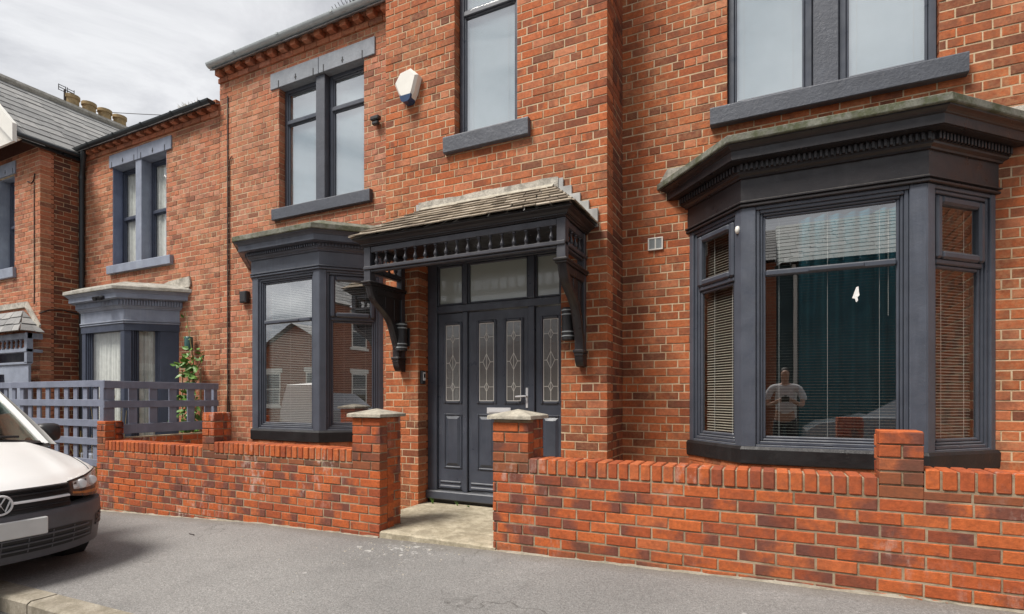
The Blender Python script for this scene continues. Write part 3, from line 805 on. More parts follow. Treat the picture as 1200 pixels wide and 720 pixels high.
# ------------------------------------------------------------------ front door
DY = 5.15
T = NF(0, DY)
dm = MB()
dx0, dx1 = -3.553, -1.80
dm.box(dx0, -3.43, -.08, .03, .2, 2.87, T, .006); dm.box(-1.935, dx1, -.08, .03, .2, 2.87, T, .006)
dm.box(-3.43, -1.935, -.08, .03, 2.735, 2.87, T, .006)
dm.box(dx0, dx1, -.08, .075, .105, .2, T, .01)
dm.box(-3.43, -1.935, -.08, .022, 2.2, 2.285, T, .008)
for a, b in ((-3.092, -3.032), (-2.298, -2.222)): dm.box(a, b, -.08, .026, .2, 2.2, T, .006); dm.box(a, b, -.08, .026, 2.285, 2.735, T, .006)
door = dm.build('front_door', M['upvc'], house)
tp = MB()
tb = MB()
for a, b in ((-3.43, -3.092), (-3.032, -2.298), (-2.222, -1.935)):
    tb.ring(a, b, 2.285, 2.735, .022, -.04, .012, T, .008)
    tp.box(a + .02, b - .02, -.03, -.012, 2.3, 2.72, T)
tb.build('transom_bead', M['upvc'], door); tp.build('transom_light', M['frosted'], door)
def glazed(leaf, glm, ld, a, b, zb, zt):
    leaf.ring(a - .035, b + .035, zb - .035, zt + .035, .035, -.02, .016, T, .012)
    glm.box(a, b, -.02, .003, zb, zt, T)
    c = (a + b) / 2; w = b - a; o0, o1 = .002, .0066; r = .0024
    ld.box(c - r, c + r, o0, o1, zb, zt, T)
    for q, h, ww in ((.82, .05, .026), (.50, .09, .044), (.18, .05, .026)):
        z = zb + (zt - zb) * q
        for sg in (-1, 1):
            for sv in (-1, 1):
                p0 = Vector((c + sg * ww, z)); p1 = Vector((c, z + sv * h)); d = (p1 - p0).normalized(); nn = Vector((-d.y, d.x)) * r
                ld.add([(p.x, o, p.y) for o in (o0, o1 - .0004) for p in (p0 + nn, p0 - nn, p1 - nn, p1 + nn)], [(0, 1, 2, 3), (7, 6, 5, 4), (0, 4, 5, 1), (2, 6, 7, 3)], T)
            ld.box(c + sg * ww, a if sg < 0 else b, o0, o1, z - r, z + r, T)
    ld.ring(a, b, zb, zt, .006, o0, o1 - .0006, T, 0)
def raised(leaf, a, b, zb, zt, o=0.):
    leaf.ring(a - .03, b + .03, zb - .03, zt + .03, .022, o - .004, o + .011, T, .007)
    vs = [(a, o + .001, zb), (b, o + .001, zb), (b, o + .001, zt), (a, o + .001, zt), (a + .03, o + .016, zb + .03), (b - .03, o + .016, zb + .03), (b - .03, o + .016, zt - .03), (a + .03, o + .016, zt - .03)]
    leaf.add(vs, [(4, 5, 6, 7), (0, 1, 5, 4), (1, 2, 6, 5), (2, 3, 7, 6), (3, 0, 4, 7)], T)
for nm, a, b, gls in (('side_panel', -3.43, -3.092, [(-3.319, -3.139)]), ('door_leaf', -3.03, -2.30, [(-2.888, -2.709), (-2.554, -2.388)]), ('side_panel', -2.222, -1.935, [(-2.13, -1.965)])):
    lf = MB(); gm_ = MB(); ld = MB()
    lf.box(a + .004, b - .004, -.05, 0., .215, 2.192, T, .004)
    for p, q in gls:
        glazed(lf, gm_, ld, p, q, 1.212, 2.06); raised(lf, p, q, .485, 1.04)
    lf.box(a + .03, b - .03, -.01, .018, .225, .262, T, .01); lf.box(a + .03, b - .03, -.01, .010, .285, .31, T, .008)
    l = lf.build(nm, M['upvc'], door); gm_.build('leaded_pane', M['obscure'], door); ld.build('leading', M['white'], door)
hb = MB(); hb.box(-2.329, -2.301, 0., .012, 1.14, 1.352, T, .004)
hb.tube([T(-2.315, .0, 1.262), T(-2.315, .05, 1.262), T(-2.33, .055, 1.264), T(-2.43, .05, 1.258)], .009, 8)
hb.build('handle', M['chrome'], door, smooth=40)
lb = MB(); lb.box(-2.793, -2.505, .0, .012, 1.075, 1.14, T, .004); lb.box(-2.77, -2.528, .01, .017, 1.088, 1.118, T, .003); lb.build('letterbox', M['chrome'], door)
sb = MB(); sb.box(-3.55, -1.86, -.3, .005, -.1, .103, NF(0, 5.12), .004); sb.build('threshold', M['blackstone'], door)
# doorway path: two concrete slabs falling to the pavement
pm = MB()
def slab(x0, x1, y0, y1, za, zb):
    n = 14
    vs = []; 
    for i in range(n + 1):
        x = x0 + (x1 - x0) * i / n
        for (y, z) in ((y0 + rnd(-.006, .01), zg(x) - .1), (y0 + rnd(-.004, .012), za - .008 + rnd(-.004, .002)), (y0 + .025, za + rnd(-.001, .001)), (y1, zb), (y1, -.1)): vs.append((x, y, z))
    fs = [(i * 5 + k, (i + 1) * 5 + k, (i + 1) * 5 + k + 1, i * 5 + k + 1) for i in range(n) for k in range(4)]
    pm.add(vs, fs)
slab(-3.155, -1.99, 3.80, 4.095, .055, .060); slab(-3.155, -1.99, 4.10, 5.1, .062, .068)
pm.box(-3.55, -3.155, 4.14, 5.1, -.1, .06); pm.box(-1.99, -1.86, 4.14, 5.1, -.1, .06)
tag(pm.build('doorway_path', M['concrete'], None), kind='structure')

# ------------------------------------------------------------------ porch canopy
cx0, cx1, cyf = -3.806, -1.594, 4.34
cpath = [(cx0, YP), (cx0, cyf), (cx1, cyf), (cx1, YP)]
pc = MB()
PW = .082
for a, b in ((cx0, cx0 + PW), (cx1 - PW, cx1)): pc.box(a, b, cyf, cyf + PW, 2.42, 2.80, None, .004)
for a in (cx0 + .005, cx1 - PW + .005): pc.box(a, a + PW - .01, YP - .07, YP - .004, 1.62, 2.80, None, .004)
pc.box(cx0 + PW, cx1 - PW, cyf + .008, cyf + .06, 2.742, 2.80, None, .004)         # top rail
pc.box(cx0 - .0, cx1 + .0, cyf - .014, cyf + .07, 2.565, 2.60, None, .006)          # bottom rail
pc.box(cx0 + PW, cx1 - PW, cyf + .006, cyf + .06, 2.542, 2.563, None, .006)
for a, b in ((cx0 + .012, cx0 + .062), (cx1 - .062, cx1 - .012)):
    pc.box(a, b, cyf + PW, YP - .07, 2.742, 2.80, None, .004)
    pc.box(a - .02, b + .02, cyf + PW - .012, YP - .004, 2.565, 2.60, None, .006)
    pc.box(a, b, cyf + PW, YP - .07, 2.542, 2.563, None, .006)
canopy = pc.build('porch_canopy', M['porch'], house)
bp = [(r_ * 1.22, z_) for r_, z_ in [(.006, 0), (.017, .002), (.017, .014), (.009, .02), (.012, .03), (.019, .045), (.017, .058), (.009, .085), (.007, .105), (.012, .111), (.007, .117), (.007, .123), (.016, .126), (.016, .14)]]
def baluster(x, y):
    m = MB(); m.lathe([(r, z * 1.0) for r, z in bp], (0, 0, 0), 8)
    return m
proto = None
def put_bal(x, y):
    global proto
    if proto is None:
        m = MB(); m.lathe(bp, (0, 0, 0), 8)
        proto = m.build('baluster', M['porch'], canopy, smooth=50); o = proto
    else:
        o = proto.copy(); COL.objects.link(o)
    o.location = (x, y, 2.601)
nb = 17
for k in range(nb): put_bal(cx0 + PW + (cx1 - cx0 - 2 * PW) * (k + .5) / nb, cyf + .034)
for xx in (cx0 + .037, cx1 - .037):
    for k in range(4): put_bal(xx, cyf + PW + (YP - .07 - cyf - PW) * (k + .5) / 4)
m = MB(); sweep(m, cpath, [(-.05, 2.803), (.004, 2.803), (.006, 2.812), (.022, 2.818), (.022, 2.826), (.03, 2.83), (.045, 2.845), (.075, 2.858), (.082, 2.862), (.082, 2.882), (-.05, 2.882)])
m.build('crown_moulding', M['black'], canopy)
m = MB(); m.box(cx0 + .06, cx1 - .06, cyf + .06, YP - .01, 2.806, 2.83); m.build('soffit', M['black'], canopy)
# slates
ee = .105; zr = 3.32
ex0, ex1, ey = cx0 - ee, cx1 + ee, cyf - ee
rx0, rx1 = -3.455, -1.945
m = MB()
slate_slope(m, (ex0, ey, 2.880), (ex1, ey, 2.880), (rx0, YP - .02, zr), (rx1, YP - .02, zr), 7, .155, .010)
slate_slope(m, (ex1, ey, 2.880), (ex1, YP - .01, 2.880), (rx1, YP - .02, zr), (rx1, YP - .015, zr), 7, .15, .010)
slate_slope(m, (ex0, YP - .01, 2.880), (ex0, ey, 2.880), (rx0, YP - .015, zr), (rx0, YP - .02, zr), 7, .15, .010)
m.build('slate_roof', M['slate_tan'], canopy, fix=False)
m = MB(); m.prism([(ex0 + .02, 2.874), (ex1 - .02, 2.874), (rx1, zr - .02), (rx0, zr - .02)], ey + .25, YP - .005)
u = MB()
vs = [(ex0 + .01, ey + .01, 2.872), (ex1 - .01, ey + .01, 2.872), (ex1 - .01, YP - .006, 2.872), (ex0 + .01, YP - .006, 2.872), (rx0, YP - .03, zr - .004), (rx1, YP - .03, zr - .004), (rx1, YP - .006, zr - .004), (rx0, YP - .006, zr - .004)]
u.add(vs, [(0, 1, 2, 3), (0, 4, 5, 1), (1, 5, 6, 2), (0, 3, 7, 4), (4, 7, 6, 5), (2, 6, 7, 3)]); u.build('roof_deck', M['black'], canopy)
# flashings: long cement fillet above, lead soakers stepping down both hips
m = MB()
n = 30
top = [(-3.53 + (1.65) * i / n, 3.405 + .005 * math.sin(i * .5) + rnd(-.004, .004)) for i in range(n + 1)]
poly = [(-1.88, 3.30), (-3.53, 3.30)] + top
m.prism(poly, YP - .028, YP - .003)
m.build('flashing', M['fillet'], canopy)
m = MB()
m.add([(rx0 - .03, YP - .03, 3.345), (rx1 + .02, YP - .03, 3.345), (rx1 + .02, YP - .085, 3.288), (rx0 - .03, YP - .085, 3.288), (rx0 - .03, YP - .03, 3.32), (rx1 + .02, YP - .03, 3.32), (rx1 + .02, YP - .085, 3.276), (rx0 - .03, YP - .085, 3.276)], [(0, 1, 2, 3), (7, 6, 5, 4), (3, 2, 6, 7), (0, 3, 7, 4), (1, 5, 6, 2)])
m.build('cement_fillet', M['cap'], canopy)
for sg, xa, xb in ((1, rx1 + .02, ex1), (-1, rx0 - .02, ex0)):
    m = MB()
    for k in range(5):
        q = (k + .5) / 5
        x = xa + (xb - xa) * q; zlow = zr + (2.88 - zr) * (abs(x - xa) / abs(xb - xa)) ** 1.0
        w = abs(xb - xa) / 5 / 2 + .008
        m.box(x - w, x + w, YP - .020 - .002 * k, YP - .003, zlow - .06, zlow + .115, None, .003)
    m.build('lead_soaker', M['lead'], canopy)
# brackets
SC = [(4.362, 2.412), (4.385, 2.334), (4.415, 2.28), (4.465, 2.235), (4.545, 2.19), (4.64, 2.13), (4.705, 2.06), (4.75, 1.96), (4.79, 1.86), (4.812, 1.80), (4.815, 1.70)]
def smooth_curve(P, it=2):
    for _ in range(it):
        Q = [P[0]]
        for a, b in zip(P, P[1:]):
            Q += [(a[0] * .75 + b[0] * .25, a[1] * .75 + b[1] * .25), (a[0] * .25 + b[0] * .75, a[1] * .25 + b[1] * .75)]
        Q.append(P[-1]); P = Q
    return P
SC = smooth_curve(SC)
for bx in (cx0, cx1 - PW):
    m = MB()
    # front rib following the S curve
    n = len(SC); inner = [(y + .055, z + .012) for y, z in SC]
    vs = []
    for (y, z), (yi, zi) in zip(SC, inner): vs += [(bx, y, z), (bx + .02, y - .012, z - .004), (bx + PW - .02, y - .012, z - .004), (bx + PW, y, z), (bx + PW, yi, zi), (bx, yi, zi)]
    fs = []
    for i in range(n - 1):
        for k in range(6): fs.append((i * 6 + k, i * 6 + (k + 1) % 6, (i + 1) * 6 + (k + 1) % 6, (i + 1) * 6 + k))
    fs += [tuple(range(6)), tuple(range(n * 6 - 1, n * 6 - 7, -1))]
    m.add(vs, fs)
    # recessed side board, split in planks
    poly = [(y + .04, z) for y, z in SC] + [(YP - .06, 1.70), (YP - .06, 2.40)]
    m.prism(poly, bx + .026, bx + PW - .026, lambda a, d, b: (d, a, b))
    for yy in (4.62, 4.77):
        zz = 2.30
        zb_ = max(z for y, z in SC if y > yy - .05) if yy < 4.7 else 1.86
        m.box(bx + .02, bx + PW - .02, yy - .006, yy + .006, zb_ + .03, 2.33, None, .003)
    m.box(bx + .006, bx + PW - .006, 4.40, YP - .06, 2.335, 2.41, None, .006)
    # cap mould
    m.box(bx - .014, bx + PW + .014, cyf - .01, YP - .004, 2.41, 2.428, None, .005); m.box(bx - .026, bx + PW + .026, cyf - .028, YP - .004, 2.428, 2.452, None, .008)
    # foot
    m.box(bx - .012, bx + PW + .012, 4.79, YP - .004, 1.668, 1.70, None, .008); m.box(bx - .004, bx + PW + .004, 4.80, YP - .004, 1.64, 1.667, None, .006)
    ft = [(4.808, 1.64), (4.812, 1.61), (4.83, 1.575), (4.85, 1.548), (4.88, 1.54), (YP - .004, 1.54), (YP - .004, 1.64)]
    m.prism(ft, bx + .002, bx + PW - .002, lambda a, d, b: (d, a, b))
    m.build('bracket', M['black'], canopy, smooth=30)

# ------------------------------------------------------------------ fittings on the main house
def cyl_lamp(x, z0, z1, label):
    m = MB(); y = YP
    m.box(x - .06, x + .06, y - .02, y - .004, z0 + .06, z1 - .06, None, .004)
    e = empty('wall_lamp', (x, y, (z0 + z1) / 2), label, 'lamp', 'lamps either side of the door')
    m.build('backplate', M['blackplastic'], e)
    m = MB(); c = (x, y - .085, 0)
    m.lathe([(.055, z0), (.062, z0 + .006), (.062, z1 - .006), (.055, z1)], c, 20)
    m.build('lamp_body', M['blackplastic'], e, smooth=40)
    for z in (z0 + .035, z0 + .075, z1 - .07, z1 - .03):
        m = MB(); m.lathe([(.0645, z), (.0645, z + .01)], c, 20); m.build('trim_ring', M['pvcgrey'], e, smooth=40)
    return e
cyl_lamp(-3.72, 1.765, 2.085, 'black up and down wall lamp left of the door, beside the left porch bracket')
cyl_lamp(-1.755, 1.795, 2.105, 'black up and down wall lamp right of the door, behind the right porch bracket')
# alarm box
T = NF(-3.655, YP); al = MB()
hexp = [(-.165, 4.76), (-.09, 4.875), (.05, 4.895), (.155, 4.80), (.095, 4.62), (.06, 4.56), (-.05, 4.56), (-.10, 4.62)]
hexi = [(-.135, 4.76), (-.07, 4.85), (.04, 4.868), (.125, 4.79), (.075, 4.63), (.05, 4.58), (-.04, 4.58), (-.08, 4.63)]
ae = empty('alarm_box', (-3.655, YP, 4.7), 'cream bell shaped alarm box with dark blue foot high on the brick wall', 'alarm box')
n = 8
al.add([(p[0], .0, p[1]) for p in hexp] + [(p[0], .07, p[1]) for p in hexp] + [(p[0], .10, p[1]) for p in hexi],
       [tuple(range(16, 24))] + [(i, (i + 1) % n, (i + 1) % n + 8, i + 8) for i in range(n)] + [(i + 8, (i + 1) % n + 8, (i + 1) % n + 16, i + 16) for i in range(n)], T)
al.build('cover', M['white'], ae)
al = MB(); al.prism([(-.080, 4.60), (.075, 4.60), (.055, 4.54), (.03, 4.525), (-.03, 4.525), (-.055, 4.54)], .004, .104, T); al.build('strobe', simple('blue_lens', (.03, .06, .13), .2, .1, 9., 0.), ae)
# floodlight/sensor left of seam
T = NF(0, YR); m = MB()
m.box(-4.63, -4.60, .0, .05, 4.83, 4.87, T, .004); m.box(-4.66, -4.52, .03, .10, 4.81, 4.865, T, .012); m.box(-4.64, -4.54, .03, .09, 4.755, 4.80, T, .012)
tag(m.build('security_sensor', M['blackplastic'], None), 'small black security sensor beside the upper left window', 'sensor')
m = MB(); m.box(-7.165, -7.02, .0, .07, 2.66, 2.835, T, .008); m.box(-7.15, -7.035, .07, .075, 2.68, 2.82, T, .002)
tag(m.build('wall_box', M['blackplastic'], None), 'small black square wall box left of the left bay window', 'wall light')
# air vent
ve = MB(); ve.ring(-1.135, -.985, 2.735, 2.862, .014, .0, .02, T, .003); ve.box(-1.067, -1.054, .0, .018, 2.75, 2.85, T, .002)
v = ve.build('air_vent', M['white'], None); tag(v, 'small square white air vent on brick between porch and right bay', 'vent')
ve = MB(); ve.box(-1.122, -.998, .001, .006, 2.748, 2.85, T)
for k in range(9): ve.box(-1.122, -.998, .006, .014, 2.752 + k * .0108, 2.757 + k * .0108, T)
ve.build('grille', M['pvcgrey'], v)
# key safe / bell push on the door reveal
T = fr(-3.555, YP, 0, 1, 1, 0); m = MB(); m.box(.03, .10, .0, .035, 1.40, 1.55, T, .008)
ks = m.build('doorbell', M['blackplastic'], None); tag(ks, 'small black doorbell with silver face on the brick beside the door', 'doorbell')
m = MB(); m.box(.042, .088, .035, .04, 1.44, 1.535, T, .004); m.build('face', M['chrome'], ks); 
m = MB(); m.box(.05, .08, .04, .043, 1.47, 1.515, T, .006); m.build('lens', M['blackplastic'], ks)
# cables on the wall
def cable(pts, r, label, name='cable'):
    m = MB(); m.tube(pts, r, 6); return tag(m.build(name, M['cable'], None, smooth=60), label, 'cable')
cable([(-7.50, YR - .012, z) for z in (5.86, 5.2, 4.3, 3.4, 2.4, 1.4, .6)] , .009, 'dark cable running down the brick wall between the two houses')
cable([(-7.40, YR - .012, 4.92), (-7.44, YR - .012, 4.90), (-7.462, YR - .012, 4.8), (-7.462, YR - .012, 3.4), (-7.462, YR - .012, .6)], .007, 'thin dark cable with hooked top beside the thicker wall cable')

# aerial on roof
ta = empty('tv_aerial', (-5.95, 6.6, 7.1), 'thin tv aerial with many short rods showing above the left gutter', 'aerial')
m = MB(); m.tube([(-5.93, 6.5, 6.6), (-5.93, 6.5, 7.75)], .016, 6); m.build('mast', M['pvcgrey'], ta)
m = MB(); m.tube([(-6.3, 6.5, 7.38), (-5.82, 6.5, 7.49)], .012, 6)
for k in range(8):
    q = k / 7; x = -6.28 + .44 * q; z = 7.385 + .10 * q
    m.tube([(x, 6.42, z + .06), (x, 6.5, z), (x, 6.58, z - .06)], .005, 5)
    m.tube([(x - .01, 6.5, z + .07), (x + .01, 6.5, z - .05)], .004, 5)
m.build('antenna', M['cable'], ta)

# ------------------------------------------------------------------ garden walls
GY = 3.81
GB = dict(bm='brick_garden', mm='mortar_garden', course=.0795, pitch=.222, hdr=0, ch=.004, jit=.003, name='brickwork', depth=.1)
def soldiers(mb, x0, x1, z0, h=.115, y0=GY - .004, d=.205, pitch=.078):
    x = x0; n = max(1, round((x1 - x0) / pitch)); p = (x1 - x0) / n
    for k in range(n):
        a, b = x0 + k * p + .006, x0 + (k + 1) * p - .006
        r1, g = random.random(), random.random()
        jo = rnd(-.004, .004); jz = rnd(-.003, .003)
        mb.box(a, b, y0 + jo, y0 + d + jo, z0, z0 + h + jz, None, .006, [(r1, g * .75, rnd(0, 1) * .6, 1)] * 24)
def gpier(parent, x0, x1, y0, y1, zb, zt, zj, cap=None, mortarname='mortar', namepier='pier'):
    b = MB(); L = x1 - x0; D = y1 - y0
    kw = {k: v for k, v in GB.items() if k not in ('bm', 'mm', 'name', 'depth')}
    kw['pitch'] = .222
    T1 = NF(x0, y0); brickwork(b, T1, L, zj, zt, enddepth=.105, off=.0, **kw)
    T2 = fr(x1, y0, 0, 1, 1, 0); brickwork(b, T2, D, zb, zt, s_start=.112, off=.112, **kw)
    T3 = fr(x0, y1, 0, -1, -1, 0); brickwork(b, T3, D - .112, zb, zt, **kw)
    T4 = fr(x1, y1, -1, 0, 0, 1); brickwork(b, T4, L, zb, zt, enddepth=.05, **kw)
    o = b.build(namepier, M['brick_garden'], parent, fix=False)
    g = MB(); g.box(x0 + .0055, x1 - .0055, y0 + .0085, y1 - .0055, zb - .1, zt - .003); g.build(mortarname, M['mortar_garden'], o)
    if not cap:
        t_ = MB(); n_ = 2
        for k_ in range(n_):
            ya, yb = y0 + D * k_ / n_, y0 + D * (k_ + 1) / n_
            t_.box(x0 + .003, x1 - .003, ya + .003, yb - .003, zt - .03, zt + rnd(.0, .003), None, .004, [(rnd(.3, .9), .3, .2, 1)] * 24)
        t_.build('pier_top', M['brick_garden'], o, fix=False)
    if cap:
        e = .034; m = MB(); c0, c1, d0, d1 = x0 - e, x1 + e, y0 - e, y1 + e; zc = zt + .004
        cxm, cym = (c0 + c1) / 2, (d0 + d1) / 2
        rr = lambda: rnd(-.004, .004)
        vs = [(c0 + rr(), d0 + rr(), zc), (c1 + rr(), d0, zc), (c1, d1, zc), (c0, d1, zc), (c0, d0 + rr(), zc + .026), (c1 + rr(), d0, zc + .026), (c1, d1, zc + .026), (c0, d1, zc + .026)]
        i = .008; vs += [(c0 + i, d0 + i, zc + .032), (c1 - i, d0 + i, zc + .032), (c1 - i, d1 - i, zc + .032), (c0 + i, d1 - i, zc + .032), (cxm, cym, zc + .032 + cap)]
        fs = [(3, 2, 1, 0), (0, 1, 5, 4), (1, 2, 6, 5), (2, 3, 7, 6), (3, 0, 4, 7), (4, 5, 9, 8), (5, 6, 10, 9), (6, 7, 11, 10), (7, 4, 8, 11), (8, 9, 12), (9, 10, 12), (10, 11, 12), (11, 8, 12)]
        m.add(vs, fs); m.build('cap', M['cap'], o)
    return o
def gwall(parent, xa, xb, zb, zj, segs):
    """one brick face from xa to xb up to zj; segs = brick-on-edge copings (x0, x1, top), taller ones on one extra course"""
    k2 = {k: v for k, v in GB.items() if k not in ('bm', 'mm', 'name')}
    nz = math.ceil((zj - zb) / .0795); z0 = zj - nz * .0795
    b = MB()
    brickwork(b, NF(xa, GY), xb - xa, z0, zj - .002, enddepth=.105, off=.03, **k2)
    brickwork(b, fr(xb, GY + .2, -1, 0, 0, 1), xb - xa, z0, zj - .002, enddepth=.09, **k2)
    g = MB()
    g.box(xa + .03, xb - .03, GY + .005, GY + .194, z0 - .1, zj - .004)
    for x0, x1, zt in segs:
        zs = zt - .118
        if zs - zj > .03:
            brickwork(b, NF(x0, GY), x1 - x0, zj, zs - .002, enddepth=.1, **{**k2, 'course': zs - zj})
            brickwork(b, fr(x1, GY + .2, -1, 0, 0, 1), x1 - x0, zj, zs - .002, enddepth=.09, **{**k2, 'course': zs - zj})
        g.box(x0 + .002, x1 - .002, GY + .006, GY + .19, zj - .02, zt - .012)
    o = b.build('brickwork', M['brick_garden'], parent, fix=False)
    g.build('mortar', M['mortar_garden'], o)
    for x0, x1, zt in segs:
        m = MB(); soldiers(m, x0 + .002, x1 - .002, zt - .116); m.build('coping', M['brick_garden'], o, fix=False)
    return o
gl_ = empty('garden_wall', (-5.4, GY, -.05), 'low red brick garden wall left of the doorway path, with three piers', 'garden wall')
gpier(gl_, -3.478, -3.158, GY, 4.112, -.09, 1.068, .597, cap=.044)
gpier(gl_, -5.603, -5.405, GY, 4.012, -.2, 1.085, .597)
gpier(gl_, -7.645, -7.466, GY, 4.012, -.32, .95, .597)
gwall(gl_, -7.645, -3.158, -.32, .597, [(-7.466, -5.603, .715), (-5.405, -3.478, .772)])
gr_ = empty('garden_wall', (0, GY, .07), 'low red brick garden wall in front of the right bay window, with two piers', 'garden wall')
gpier(gr_, -2.015, -1.705, GY, 4.112, -.03, 1.075, .662, cap=.045)
gpier(gr_, .57, .785, GY, 3.985, .0, 1.053, .662)
gwall(gr_, -2.015, 3.3, -.06, .662, [(-1.705, .57, .780), (.785, 3.3, .838)])
# side wall between the gardens, under the trellis
sw = MB(); Tsw = fr(-7.47, 4.02, 0, 1, 1, 0); brickwork(sw, Tsw, 1.48, -.22, .74, hdr=0, ch=.004, course=.0795, pitch=.222)
sd = sw.build('dividing_wall', M['brick_garden'], None, fix=False); tag(sd, 'low brick dividing wall between the gardens beneath the side trellis', 'garden wall')
sw = MB(); sw.box(-7.62, -7.476, 4.02, 5.5, -.3, .735); sw.build('mortar', M['mortar_garden'], sd)
# mortar smear where the walls meet the tarmac
ms = MB()
for x0, x1 in ((-7.64, -3.17), (-2.0, 3.3)):
    n = int((x1 - x0) / .06); vs = []
    for i in range(n + 1):
        x = x0 + (x1 - x0) * i / n; w = .010 + .014 * random.random() + .008 * math.sin(i * .37); h = .006 + .012 * random.random()
        vs += [(x, GY + .003, zg(x) + h), (x, GY - w * .5, zg(x) + h * .4), (x, GY - w, zg(x) + .0006)]
    ms.add(vs, [(i * 3 + k, (i + 1) * 3 + k, (i + 1) * 3 + k + 1, i * 3 + k + 1) for i in range(n) for k in range(2)])
tag(ms.build('mortar_smear', M['kerb'], None, fix=False), kind='structure')

# ------------------------------------------------------------------ trellis fence
def trellis(parent, T, L, zb, zt, rails, vp=.125, vw=.058, rw=.09, top=.092):
    m = MB()
    z = zt - top / 2
    for (a, b) in rails: m.box(0, L, .0, .02, a, b, T, .003)
    s = .03
    while s < L - vw:
        j = rnd(-.006, .006); m.box(s + j, s + j + vw, -.021, -.001, zb, zt - .004, T, .003); s += vp
    return m.build('lattice_panel', M['fence'], parent)
tf = empty('trellis_fence', (-9.5, 3.9, -.3), 'blue grey wooden trellis fence along the pavement behind the white van', 'fence')
zt = 1.47
Tf = NF(-11.9, 3.88)
trellis(tf, Tf, 4.30, .36, zt, [(1.385, 1.47), (1.135, 1.225), (.875, .965), (.64, .73), (.37, .46)], vp=.235, vw=.098)
for x in (-11.95, -9.75): 
    m = MB(); m.box(x, x + .07, 3.90, 3.97, -.4, 1.46, None, .004); m.build('post', M['fence'], tf)
tg = empty('trellis_fence', (-7.56, 4.7, .7), 'blue grey trellis fence running back to the house above the dividing wall', 'fence')
Tg = fr(-7.56, 3.84, 0, 1, 1, 0)
trellis(tg, Tg, 1.55, .78, 1.462, [(1.367, 1.462), (1.118, 1.21), (.78, .905)], vp=.262, vw=.105)
m = MB(); m.box(-7.655, -7.565, 3.845, 3.935, .2, 1.466, None, .005); m.build('post', M['fence'], tg)
m = MB(); m.box(-7.64, -7.57, 5.33, 5.39, .6, 1.462, None, .005); m.build('post', M['fence'], tg)

# ------------------------------------------------------------------ second house
h2 = empty('terrace_house', (-9.6, 5.5, -.2), 'red brick middle house with blue painted stone bay and net curtains', 'house')
X20, X21 = -11.54, -7.70
ops2 = [(-10.577 - X20, -9.032 - X20, 3.58, 5.345), (-10.85 - X20, -8.75 - X20, .3, 2.95)]
wall(h2, NF(X20, YR), X21 - X20 - .003, -.4, 5.62, ops2, off=.02, bm='brick_pale')
corbel(h2, X20, X21, 5.61)
gutter(h2, X20 - .02, X21, 5.38, 5.79, 'blackbar', .066, (-11.0, -10.2, -9.4, -8.6, -7.9))
m = MB(); slate_slope(m, (X20, 5.36, 5.70), (X21, 5.36, 5.70), (X20, 9.3, 8.0), (X21, 9.3, 8.0), 15, .3); m.build('roof', M['slate_grey'], h2, fix=False)
sash_window(h2, -10.577, -9.032, 3.58, 5.34, YR, .16, (-9.887, -9.715), 4.42, (-10.659, -8.844, 3.437, 3.582, .06), (-10.65, -8.88, 5.335, 5.56, .022), mats=('bluedark', 'blue', 'blue'), blind=False, net=True, mo=.004)
m = MB(); T = NF(0, YR)
m.box(-10.577, -10.567, -.16, -.004, 3.58, 5.34, T); m.build('painted_reveal', M['bluereveal'], h2)
m = MB(); m.box(-9.042, -9.034, -.16, -.004, 3.58, 5.34, T); m.build('painted_reveal', M['bluereveal'], h2)
bay2, p2 = bay(h2, -10.98, -10.45, -9.235, -8.70, 4.985, YR, .18, .32, 2.44, 2.66, 2.925, 2.985, ('bluedark', 'bluedark', 'blue', 'blue'), single=True, slabmat='slabpale', blind=None, net=True, base=-.4, glassm='glassside')
m = MB(); sweep(m, p2, [(-.02, 2.318), (.010, 2.318), (.010, 2.428), (-.02, 2.428)]); m.build('lintel_band', M['bluedark'], bay2)
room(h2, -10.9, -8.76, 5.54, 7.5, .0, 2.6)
m = MB(); m.prism([(-9.6, 3.02), (-8.40, 3.02), (-8.37, 3.07), (-8.40, 3.19), (-8.9, 3.16)], YR - .03, YR - .004); m.build('flashing', M['fillet'], h2)
# cctv on bay cornice
m = MB(); m.tube([(-9.62, 4.83, 2.83), (-9.60, 4.74, 2.80)], .035, 10); m.tube([(-9.50, 4.83, 2.83), (-9.46, 4.74, 2.79)], .03, 10); m.box(-9.58, -9.5, 4.80, 4.84, 2.80, 2.86, None, .01)
tag(m.build('security_lamp', M['blackplastic'], None, smooth=40), 'small twin headed black lamp fixed to the blue bay cornice', 'lamp')
# down pipe
dp = MB(); dp.tube([(-11.25, 5.39, 5.72), (-11.27, 5.40, 5.60), (-11.42, 5.455, 5.46), (-11.455, 5.465, 5.36), (-11.46, 5.465, 4.), (-11.46, 5.465, 2.), (-11.46, 5.465, -.3)], .042, 10)
for z in (5.3, 3.9, 2.4, 1.): dp.tube([(-11.46, 5.465, z - .03), (-11.46, 5.465, z + .03)], .052, 10)
dp.build('downpipe', M['blackbar'], h2, smooth=40)
m = MB()
for k in range(60):
    x = -8.22 + rnd(-.22, .22); q = rnd(.02, .10); d = rnd(-.08, .08)
    m.tube([(x, 5.38 + rnd(-.03, .03), 5.77), (x + d * .5, 5.37, 5.77 + q * .6), (x + d, 5.36 + rnd(-.06, .06), 5.77 + q)], [.006, .005, .001], 4)
tag(m.build('gutter_grass', M['drygrass'], None), 'yellow tuft of grass growing in the black gutter', 'weed')

